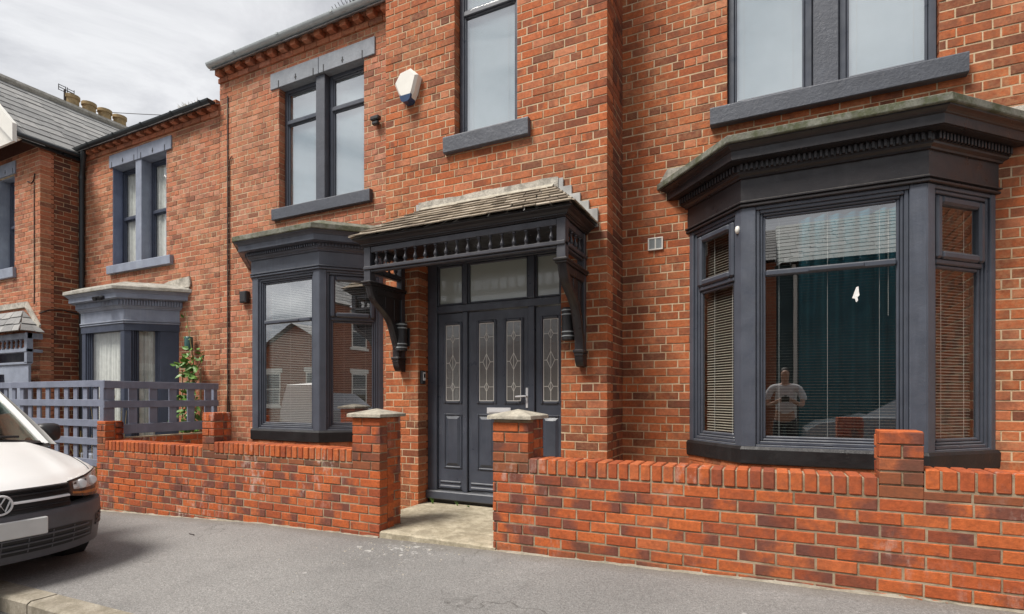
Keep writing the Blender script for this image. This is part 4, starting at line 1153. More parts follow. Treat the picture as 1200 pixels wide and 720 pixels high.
# ------------------------------------------------------------------ third house
h3 = empty('terrace_house', (-13.5, 4.9, -.4), 'left hand red brick house with slate gable roof and blue porch', 'house')
X3, Y3 = -11.54, 4.873
ops3 = [(-13.9 + 16.2, -12.44 + 16.2, 3.58, 5.32), (-13.3 + 16.2, -12.0 + 16.2, -.5, 2.1)]
wall(h3, NF(-16.2, Y3), X3 + 16.2, -.5, 5.66, ops3, bm='brick_pale')
wall(h3, fr(X3, Y3, 0, 1, 1, 0), YR - Y3 + .1, -.5, 5.66, (), s_start=.205, hdr=0, bm='brick_shade_tone', mm='mortar_shade_tone')
sash_window(h3, -13.9, -12.44, 3.58, 5.32, Y3, .16, (-13.2, -13.03), 4.42, (-14.0, -12.381, 3.437, 3.615, .05), (-14., -12.381, 5.33, 5.56, .022), mats=('bluedark', 'blue', 'blue'), blind=False, net=True, mo=.004)
m = MB(); T = NF(0, Y3); m.box(-12.45, -12.442, -.16, -.004, 3.58, 5.32, T); m.build('painted_reveal', M['bluereveal'], h3)
m = MB(); m.box(-13.898, -13.885, -.16, -.004, 3.58, 5.32, T); m.build('painted_reveal', M['bluereveal'], h3)
RX, RZ = -13.35, 7.36
g = MB(); g.prism([(-15.2, 5.66), (X3, 5.66), (RX, 7.3)], Y3 + .006, Y3 + .25); g.build('gable', M['brick_shade_tone'], h3)
m = MB()
slate_slope(m, (-11.40, 4.44, 5.70), (-11.40, 9.4, 5.70), (RX, 4.44, RZ), (RX, 9.4, RZ), 10, .38, .008)
slate_slope(m, (-15.3, 4.44, 5.70), (-15.3, 9.4, 5.70), (RX, 4.44, RZ), (RX, 9.4, RZ), 10, .38, .008)
roof3 = m.build('roof', M['slate_grey'], h3, fix=False)
m = MB(); m.tube([(RX, 4.42, RZ + .03), (RX, 9.4, RZ + .03)], .085, 8); m.build('ridge', M['slabpale'], roof3, smooth=40)
m = MB()
for sg, xe in ((1, -11.36), (-1, -15.34)):
    d = Vector((RX - xe, 0, RZ - 5.62)); 
    vs = [(xe, y, z) for y in (4.42, 4.48) for z in (5.52, 5.82)] + [(RX, y, z) for y in (4.42, 4.48) for z in (RZ - .34, RZ + .10)]
    m.add(vs, [(0, 1, 3, 2), (4, 6, 7, 5), (0, 4, 5, 1), (2, 3, 7, 6), (0, 2, 6, 4), (1, 5, 7, 3)])
m.build('bargeboard', M['white'], h3)
m = MB(); m.add([(-11.36, 4.48, 5.61), (-11.36, Y3, 5.61), (RX, Y3, RZ - .12), (RX, 4.48, RZ - .12)], [(0, 1, 2, 3)]); m.build('soffit', M['white'], h3)
m = MB(); m.prism([(-15.25, 5.62), (-11.45, 5.62), (RX, RZ - .1)], 4.54, 4.58); m.build('gable_board', M['white'], h3)
m = MB(); m.box(-11.42, -11.34, 4.49, 5.50, 5.63, 5.70, None, .02); m.box(-11.50, -11.44, 4.6, 5.5, 5.60, 5.68); m.build('gutter', M['blackbar'], h3)
# chimney behind the ridge
m = MB(); m.box(-14.35, -13.75, 6.3, 7.75, 6.2, 7.42, None, .01); m.box(-14.42, -13.68, 6.23, 7.82, 7.42, 7.5, None, .01)
ch3 = m.build('chimney', M['brick_shade_tone'], h3)
for y in (6.5, 6.83, 7.15, 7.47):
    m = MB(); m.lathe([(.135, 7.4), (.125, 7.86), (.145, 7.88), (.145, 7.95), (.115, 7.955)], (-14.02, y, 0), 16)
    m.build('chimney_pot', M['chimney_pot'], ch3, smooth=40)
# aerial next to pots
t2 = empty('tv_aerial', (-14.02, 6.36, 7.4), 'small square grid tv aerial beside the buff chimney pots', 'aerial')
m = MB(); m.tube([(-14.02, 6.36, 7.3), (-14.02, 6.36, 8.02)], .02, 6); m.tube([(-14.02, 6.36, 7.78), (-14.02, 6.18, 7.66)], .014, 6); m.build('mast', M['cable'], t2)
m = MB()
for y0 in (6.24, 6.40):
    for dz in (0, .055, .11): m.tube([(-14.0, y0, 7.98 + dz - (y0 - 6.14) * .1), (-14.0, y0 + .13, 7.98 + dz - (y0 - 6.1) * .1)], .008, 5)
    for q in (0, .13): m.tube([(-14.0, y0 + q, 7.96), (-14.0, y0 + q, 8.09)], .008, 5)
m.tube([(-14.0, 6.24, 8.03), (-14.0, 6.53, 8.01)], .008, 5)
m.build('antenna', M['cable'], t2)
# overhead wire
wp = [(-14.818 + 1.072 * q, 7.0 + 2.3 * q, 8.074 + .698 * q - .12 * q * (1 - q)) for q in [i / 14 for i in range(15)]]
m = MB(); m.tube(wp, .008, 5); tag(m.build('overhead_wire', M['cable'], None), 'thin overhead wire crossing the sky behind the roofs', 'wire')
# loose cable on return wall
m = MB(); m.tube([(X3 + .012, 4.85, 2.72), (X3 + .012, 5.0, 2.80), (X3 + .012, 5.2, 2.83), (X3 + .012, 5.44, 2.79)], .012, 6)
m.tube([(-11.70, Y3 - .01, 5.2), (-11.74, Y3 - .01, 5.08), (-11.82, Y3 - .01, 5.05), (-11.95, Y3 - .01, 5.10)], .009, 6)
m.tube([(-11.72, Y3 - .01, 5.05), (-11.72, Y3 - .01, 3.8), (-11.72, Y3 - .01, 2.9)], .008, 6)
tag(m.build('wall_cable', M['cable'], None, smooth=60), 'black cable looping across the corner of the left house', 'cable')
# porch of third house
p3 = MB()
pyf, px1, px0 = 4.64, -11.43, -13.7
for a in (px0, px1 - .09): p3.box(a, a + .09, pyf, pyf + .09, 1.84, 2.36, None, .004)
p3.box(px0, px1, pyf + .01, pyf + .08, 2.26, 2.36, None, .004); p3.box(px0, px1, pyf - .01, pyf + .09, 2.03, 2.09, None, .006); p3.box(px0, px1, pyf, pyf + .08, 1.82, 1.86, None, .006)
p3.box(px1 - .07, px1 - .02, pyf + .09, Y3, 2.26, 2.36); p3.box(px1 - .07, px1 - .02, pyf + .09, Y3, 2.03, 2.08)
po = p3.build('porch_canopy', M['blue'], h3)
x = px0 + .2
while x < px1 - .12:
    m = MB(); m.lathe([(.03, 0), (.03, .02), (.014, .04), (.024, .08), (.012, .13), (.028, .155), (.028, .17)], (x, pyf + .045, 2.09), 8); m.build('baluster', M['blue'], po, smooth=50); x += .16
m = MB()
poly = [(px1 - .004, 1.82), (px1 - .004, 1.0)] + [(px1 - .10 - .75 * math.sin(t) , 1.0 + .66 * (1 - math.cos(t)) * 1.0) for t in [i / 12 * math.pi / 2 for i in range(13)]] + [(px1 - 1.4, 1.66), (px1 - 1.4, 1.82)]
m.prism(poly, pyf + .025, pyf + .06); m.build('arched_bracket', M['blue'], po)
m = MB()
slate_slope(m, (px0 - .1, pyf - .12, 2.36), (px1 + .06, pyf - .12, 2.36), (-13.4, Y3 - .02, 2.80), (-12.08, Y3 - .02, 2.80), 3, .4, .012)
slate_slope(m, (px1 + .06, pyf - .12, 2.36), (px1 + .06, Y3 - .01, 2.36), (-12.08, Y3 - .02, 2.80), (-12.08, Y3 - .015, 2.80), 3, .3, .012)
m.build('slate_roof', M['slate_grey'], po, fix=False)
m = MB(); m.prism([(-13.5, 2.86), (-12.0, 2.86), (-11.52, 2.42), (-11.50, 2.52), (-11.95, 2.96), (-13.5, 2.96)], Y3 - .03, Y3 - .004); m.build('flashing', M['fillet'], po)
m = MB(); m.box(-13.3, -12.0, Y3 + .1, Y3 + .15, -.3, 2.1); m.build('door', M['bluedark'], h3)

# ------------------------------------------------------------------ climbing plant with lantern and little trellis
cp = empty('climbing_plant', (-8.2, 5.3, -.2), 'green climbing plant on small trellis against the brick beside the blue bay', 'plant')
st = MB(); lf = MB()
path = [(-8.15, 5.36, .2), (-8.12, 5.38, .7), (-8.2, 5.36, 1.2), (-8.10, 5.38, 1.6), (-8.16, 5.40, 1.85), (-8.22, 5.40, 2.1), (-8.30, 5.41, 2.35), (-8.34, 5.42, 2.5), (-8.40, 5.42, 2.62)]
st.tube(path, [.012, .012, .011, .01, .009, .008, .006, .005, .003], 6)
sides = [[(-8.12, 5.38, 1.6), (-7.98, 5.36, 1.72), (-7.86, 5.36, 1.84), (-7.80, 5.34, 1.98)], [(-8.16, 5.38, 1.4), (-7.95, 5.35, 1.55), (-7.85, 5.3, 1.62)], [(-8.15, 5.36, 1.7), (-8.32, 5.33, 1.78), (-8.42, 5.3, 1.74)], [(-8.15, 5.36, 1.0), (-8.3, 5.3, 1.2), (-8.42, 5.28, 1.15)], [(-8.12, 5.38, .7), (-8.3, 5.3, .95), (-8.45, 5.28, .9)], [(-8.12, 5.38, .8), (-7.95, 5.3, 1.05), (-7.86, 5.28, 1.1)]]
for s_ in sides: st.tube(s_, [.008] + [.006] * (len(s_) - 2) + [.003], 5)
def leaf(c, size):
    d = Vector((rnd(-1, 1), rnd(-1, .1), rnd(-.6, .7))).normalized(); n = Vector((rnd(-.4, .4), -1, rnd(.1, .8))); x = d.cross(n).normalized(); n = x.cross(d).normalized()
    pts = [Vector(c), Vector(c) + d * size * .3 + x * size * .33 + n * size * .08, Vector(c) + d * size * .75 + x * size * .24 + n * size * .02, Vector(c) + d * size * 1.1 - n * size * .12,
           Vector(c) + d * size * .75 - x * size * .24 + n * size * .02, Vector(c) + d * size * .3 - x * size * .33 + n * size * .08, Vector(c) + d * size * .55 - n * size * .05]
    lf.add([tuple(p) for p in pts], [(0, 1, 6), (1, 2, 6), (2, 3, 6), (3, 4, 6), (4, 5, 6), (5, 0, 6)])
allp = [path] + sides
for P_ in allp:
    for a, b in zip(P_, P_[1:]):
        L = (Vector(b) - Vector(a)).length; top = a[2] > 1.9
        for k in range(max(1, int(L * (13 if top else 34)))):
            c = Vector(a).lerp(Vector(b), random.random()) + Vector((rnd(-.05, .05), rnd(-.06, .0), rnd(-.04, .04))); leaf(c, rnd(.05, .10) * (.8 if top else 1.15))
for k in range(34): leaf((-8.12 + rnd(-.16, .14), 5.33 + rnd(-.05, .03), 1.68 + rnd(-.16, .16)), rnd(.07, .13))
for k in range(70): leaf((-8.13 + rnd(-.2, .2), 5.33 + rnd(-.06, .03), 1.05 + rnd(-.35, .3)), rnd(.07, .13))
st.build('stem', M['stem'], cp); lf.build('leaves', M['leaf'], cp, fix=False)
m = MB()
for x in (-8.52, -8.36, -8.22, -8.06): m.box(x, x + .022, 5.44, 5.46, .1, 1.70, None, .002)
for z in (1.69, 1.2, .7): m.box(-8.54, -8.0, 5.425, 5.439, z, z + .022, None, .002)
tag(m.build('plant_trellis', simple('bare_timber', (.34, .25, .15), .8, .2, 20., .3), None), 'small bare timber trellis behind the climbing plant', 'trellis')
m = MB(); m.lathe([(.05, 0), (.062, .01), (.062, .2), (.055, .215), (.045, .22)], (-8.30, 5.42, 1.99), 16)
tag(m.build('wall_planter', simple('green_glaze', (.03, .09, .085), .25, .2, 9., 0.), None, smooth=40), 'small dark green cylindrical pot fixed to the brick behind the climber', 'pot')
# dry stems behind the van-side trellis
m = MB()
for k in range(34):
    x = rnd(-8.9, -7.9); y = rnd(4.0, 4.4); h = rnd(.5, 1.5); d = rnd(-.15, .15)
    m.tube([(x, y, -.25), (x + d * .4, y, -.2 + h * .5), (x + d, y + rnd(-.1, .1), -.2 + h)], [.008, .006, .002], 5)
tag(m.build('dry_plant', M['drygrass'], None), 'straggly dry yellow stems behind the trellis fence', 'plant')
# weeds on the doorstep
m = MB()
for cx_, h in ((-3.42, .07), (-3.1, .06), (-2.95, .03)):
    for k in range(9):
        d = rnd(-.03, .03); m.tube([(cx_ + rnd(-.01, .01), 5.03, .064), (cx_ + d, 5.01 + rnd(-.02, .02), .064 + h * rnd(.6, 1.1))], [.003, .001], 4)
tag(m.build('doorstep_weed', M['leaf'], None), 'tiny green weeds sprouting below the dark front door', 'weed')
# crumbs of render and paint swept against the doorway step, twig on the tarmac
m = MB()
for k in range(150):
    a_ = rnd(0, 6.283); q_ = abs(random.gauss(0, .42)); x = -2.75 + q_ * math.cos(a_) * 1.5; y = 3.66 - abs(q_ * math.sin(a_)) * .9
    if y < 2.3: continue
    r_ = rnd(.003, .008) * (1.5 if random.random() < .1 else 1); z = zg(x) - .004
    n_ = 5; ang = [rnd(.6, 1.4) * r_ for _ in range(n_)]
    vs = [(x + ang[i] * math.cos(i * 1.2566), y + ang[i] * math.sin(i * 1.2566), z) for i in range(n_)] + [(x + .6 * ang[i] * math.cos(i * 1.2566), y + .6 * ang[i] * math.sin(i * 1.2566), z + r_ * .7) for i in range(n_)]
    m.add(vs, [tuple(range(5, 10))] + [(i, (i + 1) % 5, (i + 1) % 5 + 5, i + 5) for i in range(5)])
tag(m.build('plaster_crumbs', M['cap'], None), 'white plaster crumbs scattered on the tarmac by the doorway step', 'crumbs', kind='stuff')
m = MB(); m.tube([(-5.02, 3.28, zg(-5) + .002), (-4.96, 3.25, zg(-5) + .008), (-4.90, 3.25, zg(-4.9) + .004), (-4.86, 3.22, zg(-4.9) + .004)], [.003, .004, .004, .002], 5)
tag(m.build('twig', M['cable'], None), 'small dark curved twig lying on the grey tarmac', 'twig')
# ------------------------------------------------------------------ white van
VX, VY, VZ, VW = -4.60, 1.735, -.14, .84
def V(a, d, h): return (VX - a, VY + d, VZ + h)
def plan(d):
    u = min(1., abs(d) / VW); return .75 * (1 - max(0., 1 - u ** 2.4) ** (1 / 2.4))
LEAN = [(.2, .075), (.26, .05), (.4, .012), (.52, 0.), (.575, .004), (.60, .03), (.76, .085), (.9, .12)]
def lean(h):
    for (a, x), (b, y) in zip(LEAN, LEAN[1:]):
        if h <= b: return x + (y - x) * max(0., (h - a) / (b - a))
    return LEAN[-1][1]
def FP(d, h, off=0.): return V(plan(d) + lean(h) - off, d, h)
def interp(P, x):
    if x <= P[0][0]: return P[0][1]
    for (a, p), (b, q) in zip(P, P[1:]):
        if x <= b: return p + (q - p) * (x - a) / (b - a)
    return P[-1][1]
van = empty('parked_van', (VX - 2, VY, VZ), 'white van with dark grey bumper parked half on the pavement', 'van')
DM = .825
sd_ = lambda t: DM * math.sin(t * math.pi / 2)
# bonnet, sides, roof as one shell
hood0 = [(0, .762), (.42, .765), (.60, .79), (.74, .825), (.80, .80), (.83, .76)]
def hoodp(u, v):
    t = 2 * u - 1; d0 = .82 * math.sin(t * math.pi / 2 * .98); ad = abs(d0) / .82
    a0 = plan(d0) + lean(.76); h0 = interp(hood0, abs(d0))
    d1 = d0 * (.80 / .82); a1 = 1.14 - .12 * (1 - ad ** 2) ; h1 = 1.035 - .03 * ad ** 2 - .12 * ad ** 6
    a = a0 + (a1 - a0) * v; h = h0 + (h1 - h0) * (1 - (1 - v) ** 1.3)
    h += .012 * math.exp(-((abs(d0) - .50 - .08 * v) / .05) ** 2) * min(1, v * 4) * (1 - .3 * v)
    h -= .020 * max(0, 1 - v * 9) 
    return V(a, d0 + (d1 - d0) * v, h)
b = MB(); b.grid(hoodp, 44, 18)
for sg in (-1, 1):
    def sidep(u, v, sg=sg):      # u along length 0..1, v from top to bottom
        a = .52 + u * 3.58; top = interp([(.52, .80), (.8, .87), (1.06, .90), (1.4, .98), (4.1, 1.0)], a)
        h = top + (.24 - top) * v
        d = .80 + .04 * math.sin(math.pi * min(1, v * 1.2) * .6) - .03 * max(0, (a - 3.9) / .2) ** 2
        if a < .8: d = min(d, .80 + .03 * (a - .3))
        return V(a, sg * d, h)
    b.grid(sidep, 26, 8)
    def upp(u, v, sg=sg):
        a0 = 1.12 + 1.05 * v; a = a0 + (4.1 - a0) * u; return V(a, sg * (.80 - .17 * v ** 1.4), .975 + .66 * v)
    b.grid(upp, 20, 6)
def roofp(u, v):
    t = 2 * v - 1; return V(2.17 - .12 * (1 - t * t) + u * 1.98, .63 * t, 1.635 + .055 * (1 - t * t) * (1 if u < .95 else .8))
b.grid(roofp, 12, 12)
b.grid(lambda u, v: V(4.1, (.81 - .18 * max(0, (v - .55) / .45) ** 1.3) * (2 * u - 1), .28 + 1.37 * v), 8, 8)
body = b.build('body', M['vanwhite'], van, smooth=35)
# dark inner shell stops light passing under the bonnet
b = MB(); b.box(VX - 3.9, VX - .62, VY - .70, VY + .70, VZ + .28, VZ + .74); b.box(VX - 3.9, VX - 2.2, VY - .6, VY + .6, VZ + .74, VZ + 1.5); b.build('underbody', M['blackplastic'], van)
b = MB(); b.grid(lambda u, v: V(1.10 + .24 * v, .72 * (2 * u - 1), 1.0 - .02 * v), 10, 2); b.build('dashboard', M['blackplastic'], van)
# windscreen with its own curvature
def ws(u, v, e=0.):
    t = 2 * u - 1; w = .705 - .13 * v
    return V(1.15 - .12 * (1 - t * t) + 1.02 * v - .03 * math.sin(math.pi * v) - e, w * t, 1.015 + .625 * v - .035 * t * t * (1 - v) + .012 * (1 - t * t) + e)
b = MB(); b.grid(ws, 20, 10); b.build('windscreen', M['carglass'], van, smooth=60, fix=False)
for sg in (-1, 1):
    b = MB(); vs = []
    for v in [i / 10 for i in range(11)]:
        for (dt, e) in ((.0, .006), (.045, .012), (.075, -.02), (.0, -.03)):
            x, y, z = ws(.5 + sg * .5, v, e); vs.append((x, y + sg * dt, z))
    b.add(vs, [(i * 4 + k, i * 4 + (k + 1) % 4, i * 4 + 4 + (k + 1) % 4, i * 4 + 4 + k) for i in range(10) for k in range(4)])
    b.build('windscreen_pillar', M['vanwhite'], van, smooth=40)
b = MB(); b.grid(lambda u, v: ws(u, -.02 + .055 * v, .010), 16, 2); b.build('cowl', M['blackplastic'], van, smooth=40)
b = MB(); b.tube([ws(.30, .02, .03), ws(.55, .05, .025), ws(.88, .05, .028)], .011, 6); b.build('wiper', M['blackplastic'], van, smooth=40)
for sg in (-1, 1):
    b = MB()
    b.grid(lambda u, v: (lambda a: V(a, sg * (.806 - .17 * (v * .86 + .06) ** 1.4), .975 + .66 * (v * .86 + .06)))(1.32 + .9 * v + (2.72 - 1.32 - .9 * v) * u), 8, 4)
    b.build('side_window', M['sideglass'], van, fix=False)
for sg in (-1, 1):
    b = MB(); b.tube([(lambda p: (p[0], p[1], p[2] + .0005))(hoodp(.5 + sg * (.315 + .10 * v_), v_)) for v_ in [.06 + i / 20 * .92 for i in range(21)]], .0042, 5); b.build('bonnet_gap', M['blackplastic'], van)
# bumper
b = MB()
b.grid(lambda u, v: FP(sd_(2 * u - 1), .262 + .325 * v, 0.), 56, 14)
b.grid(lambda u, v: (lambda p: (p[0] - .12 * v, p[1], p[2] + .012 * math.sin(v * 1.57)))(FP(sd_(2 * u - 1), .587, 0.)), 56, 3)
b.grid(lambda u, v: (lambda p: (p[0] - .25 * v, p[1] * 1., p[2] - .01 * v))(FP(sd_(2 * u - 1), .262, 0.)), 56, 2)
for sg in (-1, 1):
    b.grid(lambda u, v: V(plan(DM) + lean(.4) + (u * .12), sg * (DM + .008 * u), .262 + .325 * v), 4, 6)
bump = b.build('bumper', M['bumper'], van, smooth=35)
def fpatch(mb, d0, d1, hl, ht, off, nu=20, nv=3):
    mb.grid(lambda u, v: (lambda d: FP(d, hl(d) + (ht(d) - hl(d)) * v, off))(d0 + (d1 - d0) * u), nu, nv)
def fbar(mb, d0, d1, h, hh, off, th, nu=24):
    """bar proud of the face, square section"""
    ds = [d0 + (d1 - d0) * i / nu for i in range(nu + 1)]; vs = []
    for d in ds:
        for hz, o in ((h - hh, off), (h - hh * .6, off + th), (h + hh * .6, off + th), (h + hh, off)): vs.append(FP(d, hz, o))
    mb.add(vs, [(i * 4 + k, i * 4 + (k + 1) % 4, i * 4 + 4 + (k + 1) % 4, i * 4 + 4 + k) for i in range(nu) for k in range(4)] + [(0, 1, 2, 3), tuple(nu * 4 + k for k in (3, 2, 1, 0))])
blk = simple('grille_black', (.008, .008, .009), .5, .1, 8., 0.)
b = MB(); fpatch(b, -.62, .62, lambda d: .315 + .03 * abs(d) ** 3, lambda d: .455 - .0 * abs(d) - .16 * max(0, abs(d) - .50), .004, 40)
lg = b.build('lower_grille', blk, van)
b = MB()
for h in (.345, .385, .425): fbar(b, -.60 + (h - .345) * .3, .60 - (h - .345) * .3, h, .007, .004, .012)
for d in (-.45, -.3, -.15, 0, .15, .3, .45): b.grid(lambda u, v: FP(d - .004 + .008 * u, .32 + .13 * v, .009), 1, 4)
b.build('grille_bar', M['bumper'], lg)
for sg in (-1, 1):
    b = MB(); fpatch(b, sg * .655, sg * .80, lambda d: .385 + .0 * abs(d), lambda d: .47 + .25 * (abs(d) - .655), .004, 14)
    cv = b.build('corner_vent', blk, van); b = MB()
    for k in range(4):
        h = .395 + k * .028; fbar(b, sg * (.665 + .012 * k), sg * .80, h, .006, .003, .010, 12)
    b.build('vent_bar', M['bumper'], cv)
b = MB(); fpatch(b, -.435, .435, lambda d: .598, lambda d: .757, .0, 30)
ug = b.build('grille', blk, van); b = MB()
for h in (.715, .745): fbar(b, -.43, .43, h, .010, .0, .018)
fbar(b, -.43, .43, .625, .008, .0, .012)
b.build('grille_bar', simple('gloss_black', (.02, .02, .022), .25, .05, 8., 0.), ug)
b = MB(); fbar(b, -.43, .43, .668, .0095, .0, .024); b.build('chrome_strip', M['chrome'], ug)
# emblem: ring with crossed strokes
eb = MB(); c = Vector(FP(0, .668, .035)); rr_ = .062
def EP(y, z, o=0.): return (c.x + o, c.y + y, c.z + z)
eb.tube([EP(rr_ * math.cos(t), rr_ * math.sin(t)) for t in [i / 24 * 2 * math.pi for i in range(25)]], .0075, 6, False)
for P_ in ([(-.026, .055), (0, .006), (.026, .055)], [(-.052, .03), (-.024, -.045), (0, .0), (.024, -.045), (.052, .03)]): eb.tube([EP(y, z) for y, z in P_], .0058, 6)
emb = eb.build('badge', M['chrome'], ug, smooth=50)
eb = MB(); eb.add([EP(rr_ * math.cos(i / 24 * 2 * math.pi), rr_ * math.sin(i / 24 * 2 * math.pi), -.008) for i in range(24)], [tuple(range(24))]); eb.build('badge_disc', blk, ug)
# plate
b = MB(); px_ = FP(0, .5)[0]; b.box(px_ - .03, px_ + .016, VY - .25, VY + .25, VZ + .435, VZ + .555, None, .006); b.build('number_plate', M['plate'], van)
# headlights
hl_lo = [(.40, .665), (.55, .635), (.68, .622), (.76, .645), (.80, .69)]; hl_hi = [(.42, .762), (.60, .79), (.74, .822), (.80, .80)]
for sg in (-1, 1):
    lo = lambda d: interp(hl_lo, abs(d)); hi = lambda d: interp(hl_hi, abs(d))
    def HP(u, v, ins, off): 
        d = sg * (.435 + ins + (.362 - 2 * ins) * u); l, h = lo(d) + ins, hi(d) - ins; return FP(d, l + (h - l) * v, off)
    b = MB(); b.grid(lambda u, v: HP(u, v, 0., .002), 24, 8); hd = b.build('headlight', M['blackplastic'], van, smooth=40)
    b = MB(); b.grid(lambda u, v: (lambda p: (p[0] - .02 + .012 * math.sin(u * 18) * math.sin(v * 7), p[1], p[2]))(HP(.08 + .84 * u, .38 + .58 * v, .012, .03)), 30, 10); b.build('reflector', M['lampsilver'], hd, smooth=50)
    for q in (.28, .62):
        b = MB(); cc = Vector(HP(q, .66, .012, .022)); b.tube([cc + Vector((.012, 0, 0)), cc + Vector((.004, 0, 0)), cc - Vector((.02, 0, 0))], [.018, .034, .036], 16); b.build('projector', M['chrome'], hd, smooth=40)
    b = MB(); b.grid(lambda u, v: HP(.04 + .9 * u, .06 + .15 * v, .012, .010), 20, 3); b.build('indicator', M['amber'], hd, smooth=50)
    b = MB(); b.grid(lambda u, v: HP(u, v, .004, .022 ), 24, 8); b.build('lens', M['lens'], hd, smooth=50, fix=False)
# mirrors
for sg in (-1, 1):
    b = MB(); cxm, cym, czm = 1.58, .93, 1.06
    vs = []
    prof = [(-.07, .72), (-.04, .95), (0, 1.), (.05, .96), (.075, .80), (.08, .0)]
    n = 20; 
    for (da, s_) in [(-.085, .0)] + prof:
        for k in range(n):
            t = 2 * math.pi * k / n; y = math.copysign(abs(math.cos(t)) ** .55, math.cos(t)) * .095 * s_; z = math.copysign(abs(math.sin(t)) ** .55, math.sin(t)) * .088 * s_
            vs.append(V(cxm + da, sg * (cym + y), czm + z))
    m_ = len(prof) + 1
    b.add(vs, [(i * n + k, i * n + (k + 1) % n, (i + 1) * n + (k + 1) % n, (i + 1) * n + k) for i in range(m_ - 1) for k in range(n)])
    b.box(VX - 1.62, VX - 1.5, VY + sg * .77, VY + sg * .87, VZ + .965, VZ + 1.02, None, .015)
    b.build('wing_mirror', M['blackplastic'], van, smooth=50)
# wheels
for a in (.90, 3.45):
    for sg in (-1, 1):
        zw = .02 if sg < 0 else .0
        b = MB(); P_ = []; wr = .295; hz = wr + (.035 if sg > 0 else -.045) - .03
        c0 = V(a, sg * .74, hz); n = 36
        prof = [(.2, -.09), (.27, -.095), (.293, -.075), (.295, 0.), (.293, .075), (.27, .095), (.2, .09)]
        vs = [(c0[0] + r * math.cos(2 * math.pi * k / n), c0[1] + w_, c0[2] + r * math.sin(2 * math.pi * k / n)) for r, w_ in prof for k in range(n)]
        b.add(vs, [(i * n + k, i * n + (k + 1) % n, (i + 1) * n + (k + 1) % n, (i + 1) * n + k) for i in range(len(prof) - 1) for k in range(n)])
        wh = b.build('wheel', M['tyre'], van, smooth=40)
        b = MB(); vs = [(c0[0] + r * math.cos(2 * math.pi * k / n), c0[1] + sg * w_, c0[2] + r * math.sin(2 * math.pi * k / n)) for r, w_ in ((.2, .085), (.19, .05), (.06, .07), (.0, .07)) for k in range(n)]
        b.add(vs, [(i * n + k, i * n + (k + 1) % n, (i + 1) * n + (k + 1) % n, (i + 1) * n + k) for i in range(3) for k in range(n)]); b.build('rim', M['pvcgrey'], wh, smooth=40)

# ------------------------------------------------------------------ the other side of the street (seen in the glass)
def flatbrick():
    m = NT('far_brick'); p = m.pos(); sx_ = m.n('ShaderNodeSeparateXYZ'); m.l(p, sx_.inputs[0])
    cb_ = m.n('ShaderNodeCombineXYZ'); m.l(m.math('ADD', sx_.outputs[0], sx_.outputs[1]), cb_.inputs[0]); m.l(sx_.outputs[2], cb_.inputs[1])
    bt = m.n('ShaderNodeTexBrick'); m.l(cb_.outputs[0], bt.inputs['Vector'])
    bt.inputs['Scale'].default_value = 1.; bt.inputs['Brick Width'].default_value = .232; bt.inputs['Row Height'].default_value = .08; bt.inputs['Mortar Size'].default_value = .006
    bt.inputs['Color1'].default_value = (.36, .12, .06, 1); bt.inputs['Color2'].default_value = (.24, .075, .04, 1); bt.inputs['Mortar'].default_value = (.3, .23, .16, 1)
    m.pbsdf(bt.outputs['Color'], .9); return m.m
M['farbrick'] = flatbrick()
M['render'] = simple('teal_render', (.05, .085, .095), .9, .12, 3., .3)
M['farglass'] = glass_mat('far_window_glass', (.3, .32, .33), 2.5)
def opp(x0, x1, eave, ridge, y0, label, gable=False, wm_='farbrick', wins=True, rm_='slate_grey'):
    e = empty('terrace_house', ((x0 + x1) / 2, y0, 0), label, 'house', 'houses across the street')
    zb = min(zg(x0), zg(x1)) - .3; yb = y0 - 8
    b = MB(); b.box(x0 + .004, x1 - .004, yb, y0, zb, eave)
    if gable: b.prism([(x0 + .004, eave), (x1 - .004, eave), ((x0 + x1) / 2, ridge)], yb, y0)
    b.build('wall', M[wm_], e)
    b = MB()
    if gable:
        xm = (x0 + x1) / 2
        for xe in (x0 - .15, x1 + .15): slate_slope(b, (xe, yb, eave - .1), (xe, y0 + .25, eave - .1), (xm, yb, ridge + .05), (xm, y0 + .25, ridge + .05), 8, .6)
    else:
        slate_slope(b, (x0, y0 + .25, eave), (x1, y0 + .25, eave), (x0, y0 - 4, ridge), (x1, y0 - 4, ridge), 12, .6)
        slate_slope(b, (x0, yb - .2, eave), (x1, yb - .2, eave), (x0, y0 - 4, ridge), (x1, y0 - 4, ridge), 8, .6)
    b.build('roof', M[rm_], e, fix=False)
    if not wins: return e
    T = fr(x1, y0, -1, 0, 0, 1); L = x1 - x0
    for s in (L * .2, L * .68):
        for za, zb_ in ((.9, 2.3), (3.4, min(eave - .25, 4.8))):
            if zb_ - za < .6 or zb_ > eave - .1: continue
            s0, s1 = s, s + .95
            b = MB(); b.ring(s0, s1, za, zb_, .07, -.03, .02, T); b.box(s0 + .07, s1 - .07, -.02, .018, (za + zb_) / 2 - .02, (za + zb_) / 2 + .02, T); b.box(s0 - .1, s1 + .1, .0, .06, za - .1, za - .002, T); b.box(s0 - .1, s1 + .1, .0, .03, zb_ + .002, zb_ + .18, T)
            wn_ = b.build('window', M['white'], e); b = MB(); b.box(s0 + .06, s1 - .06, .004, .008, za + .06, zb_ - .06, T); b.build('pane', M['farglass'], wn_)
    return e
opp(-29, -20.3, 3.0, 3.9, -6.1, 'far slate roofed brick house opposite, beyond the gabled one, reflected in glass')
opp(-20.3, -15.2, 3.05, 4.25, -6.1, 'gable fronted brick house opposite, reflected in the left bay window', True)
opp(-15.2, -8.0, 3.0, 3.95, -6.1, 'brick terrace house opposite, between the gabled house and the next terrace')
opp(-8.0, -3.4, 3.3, 4.6, -6.1, 'lower brick house opposite, two doors left of the teal painted one')
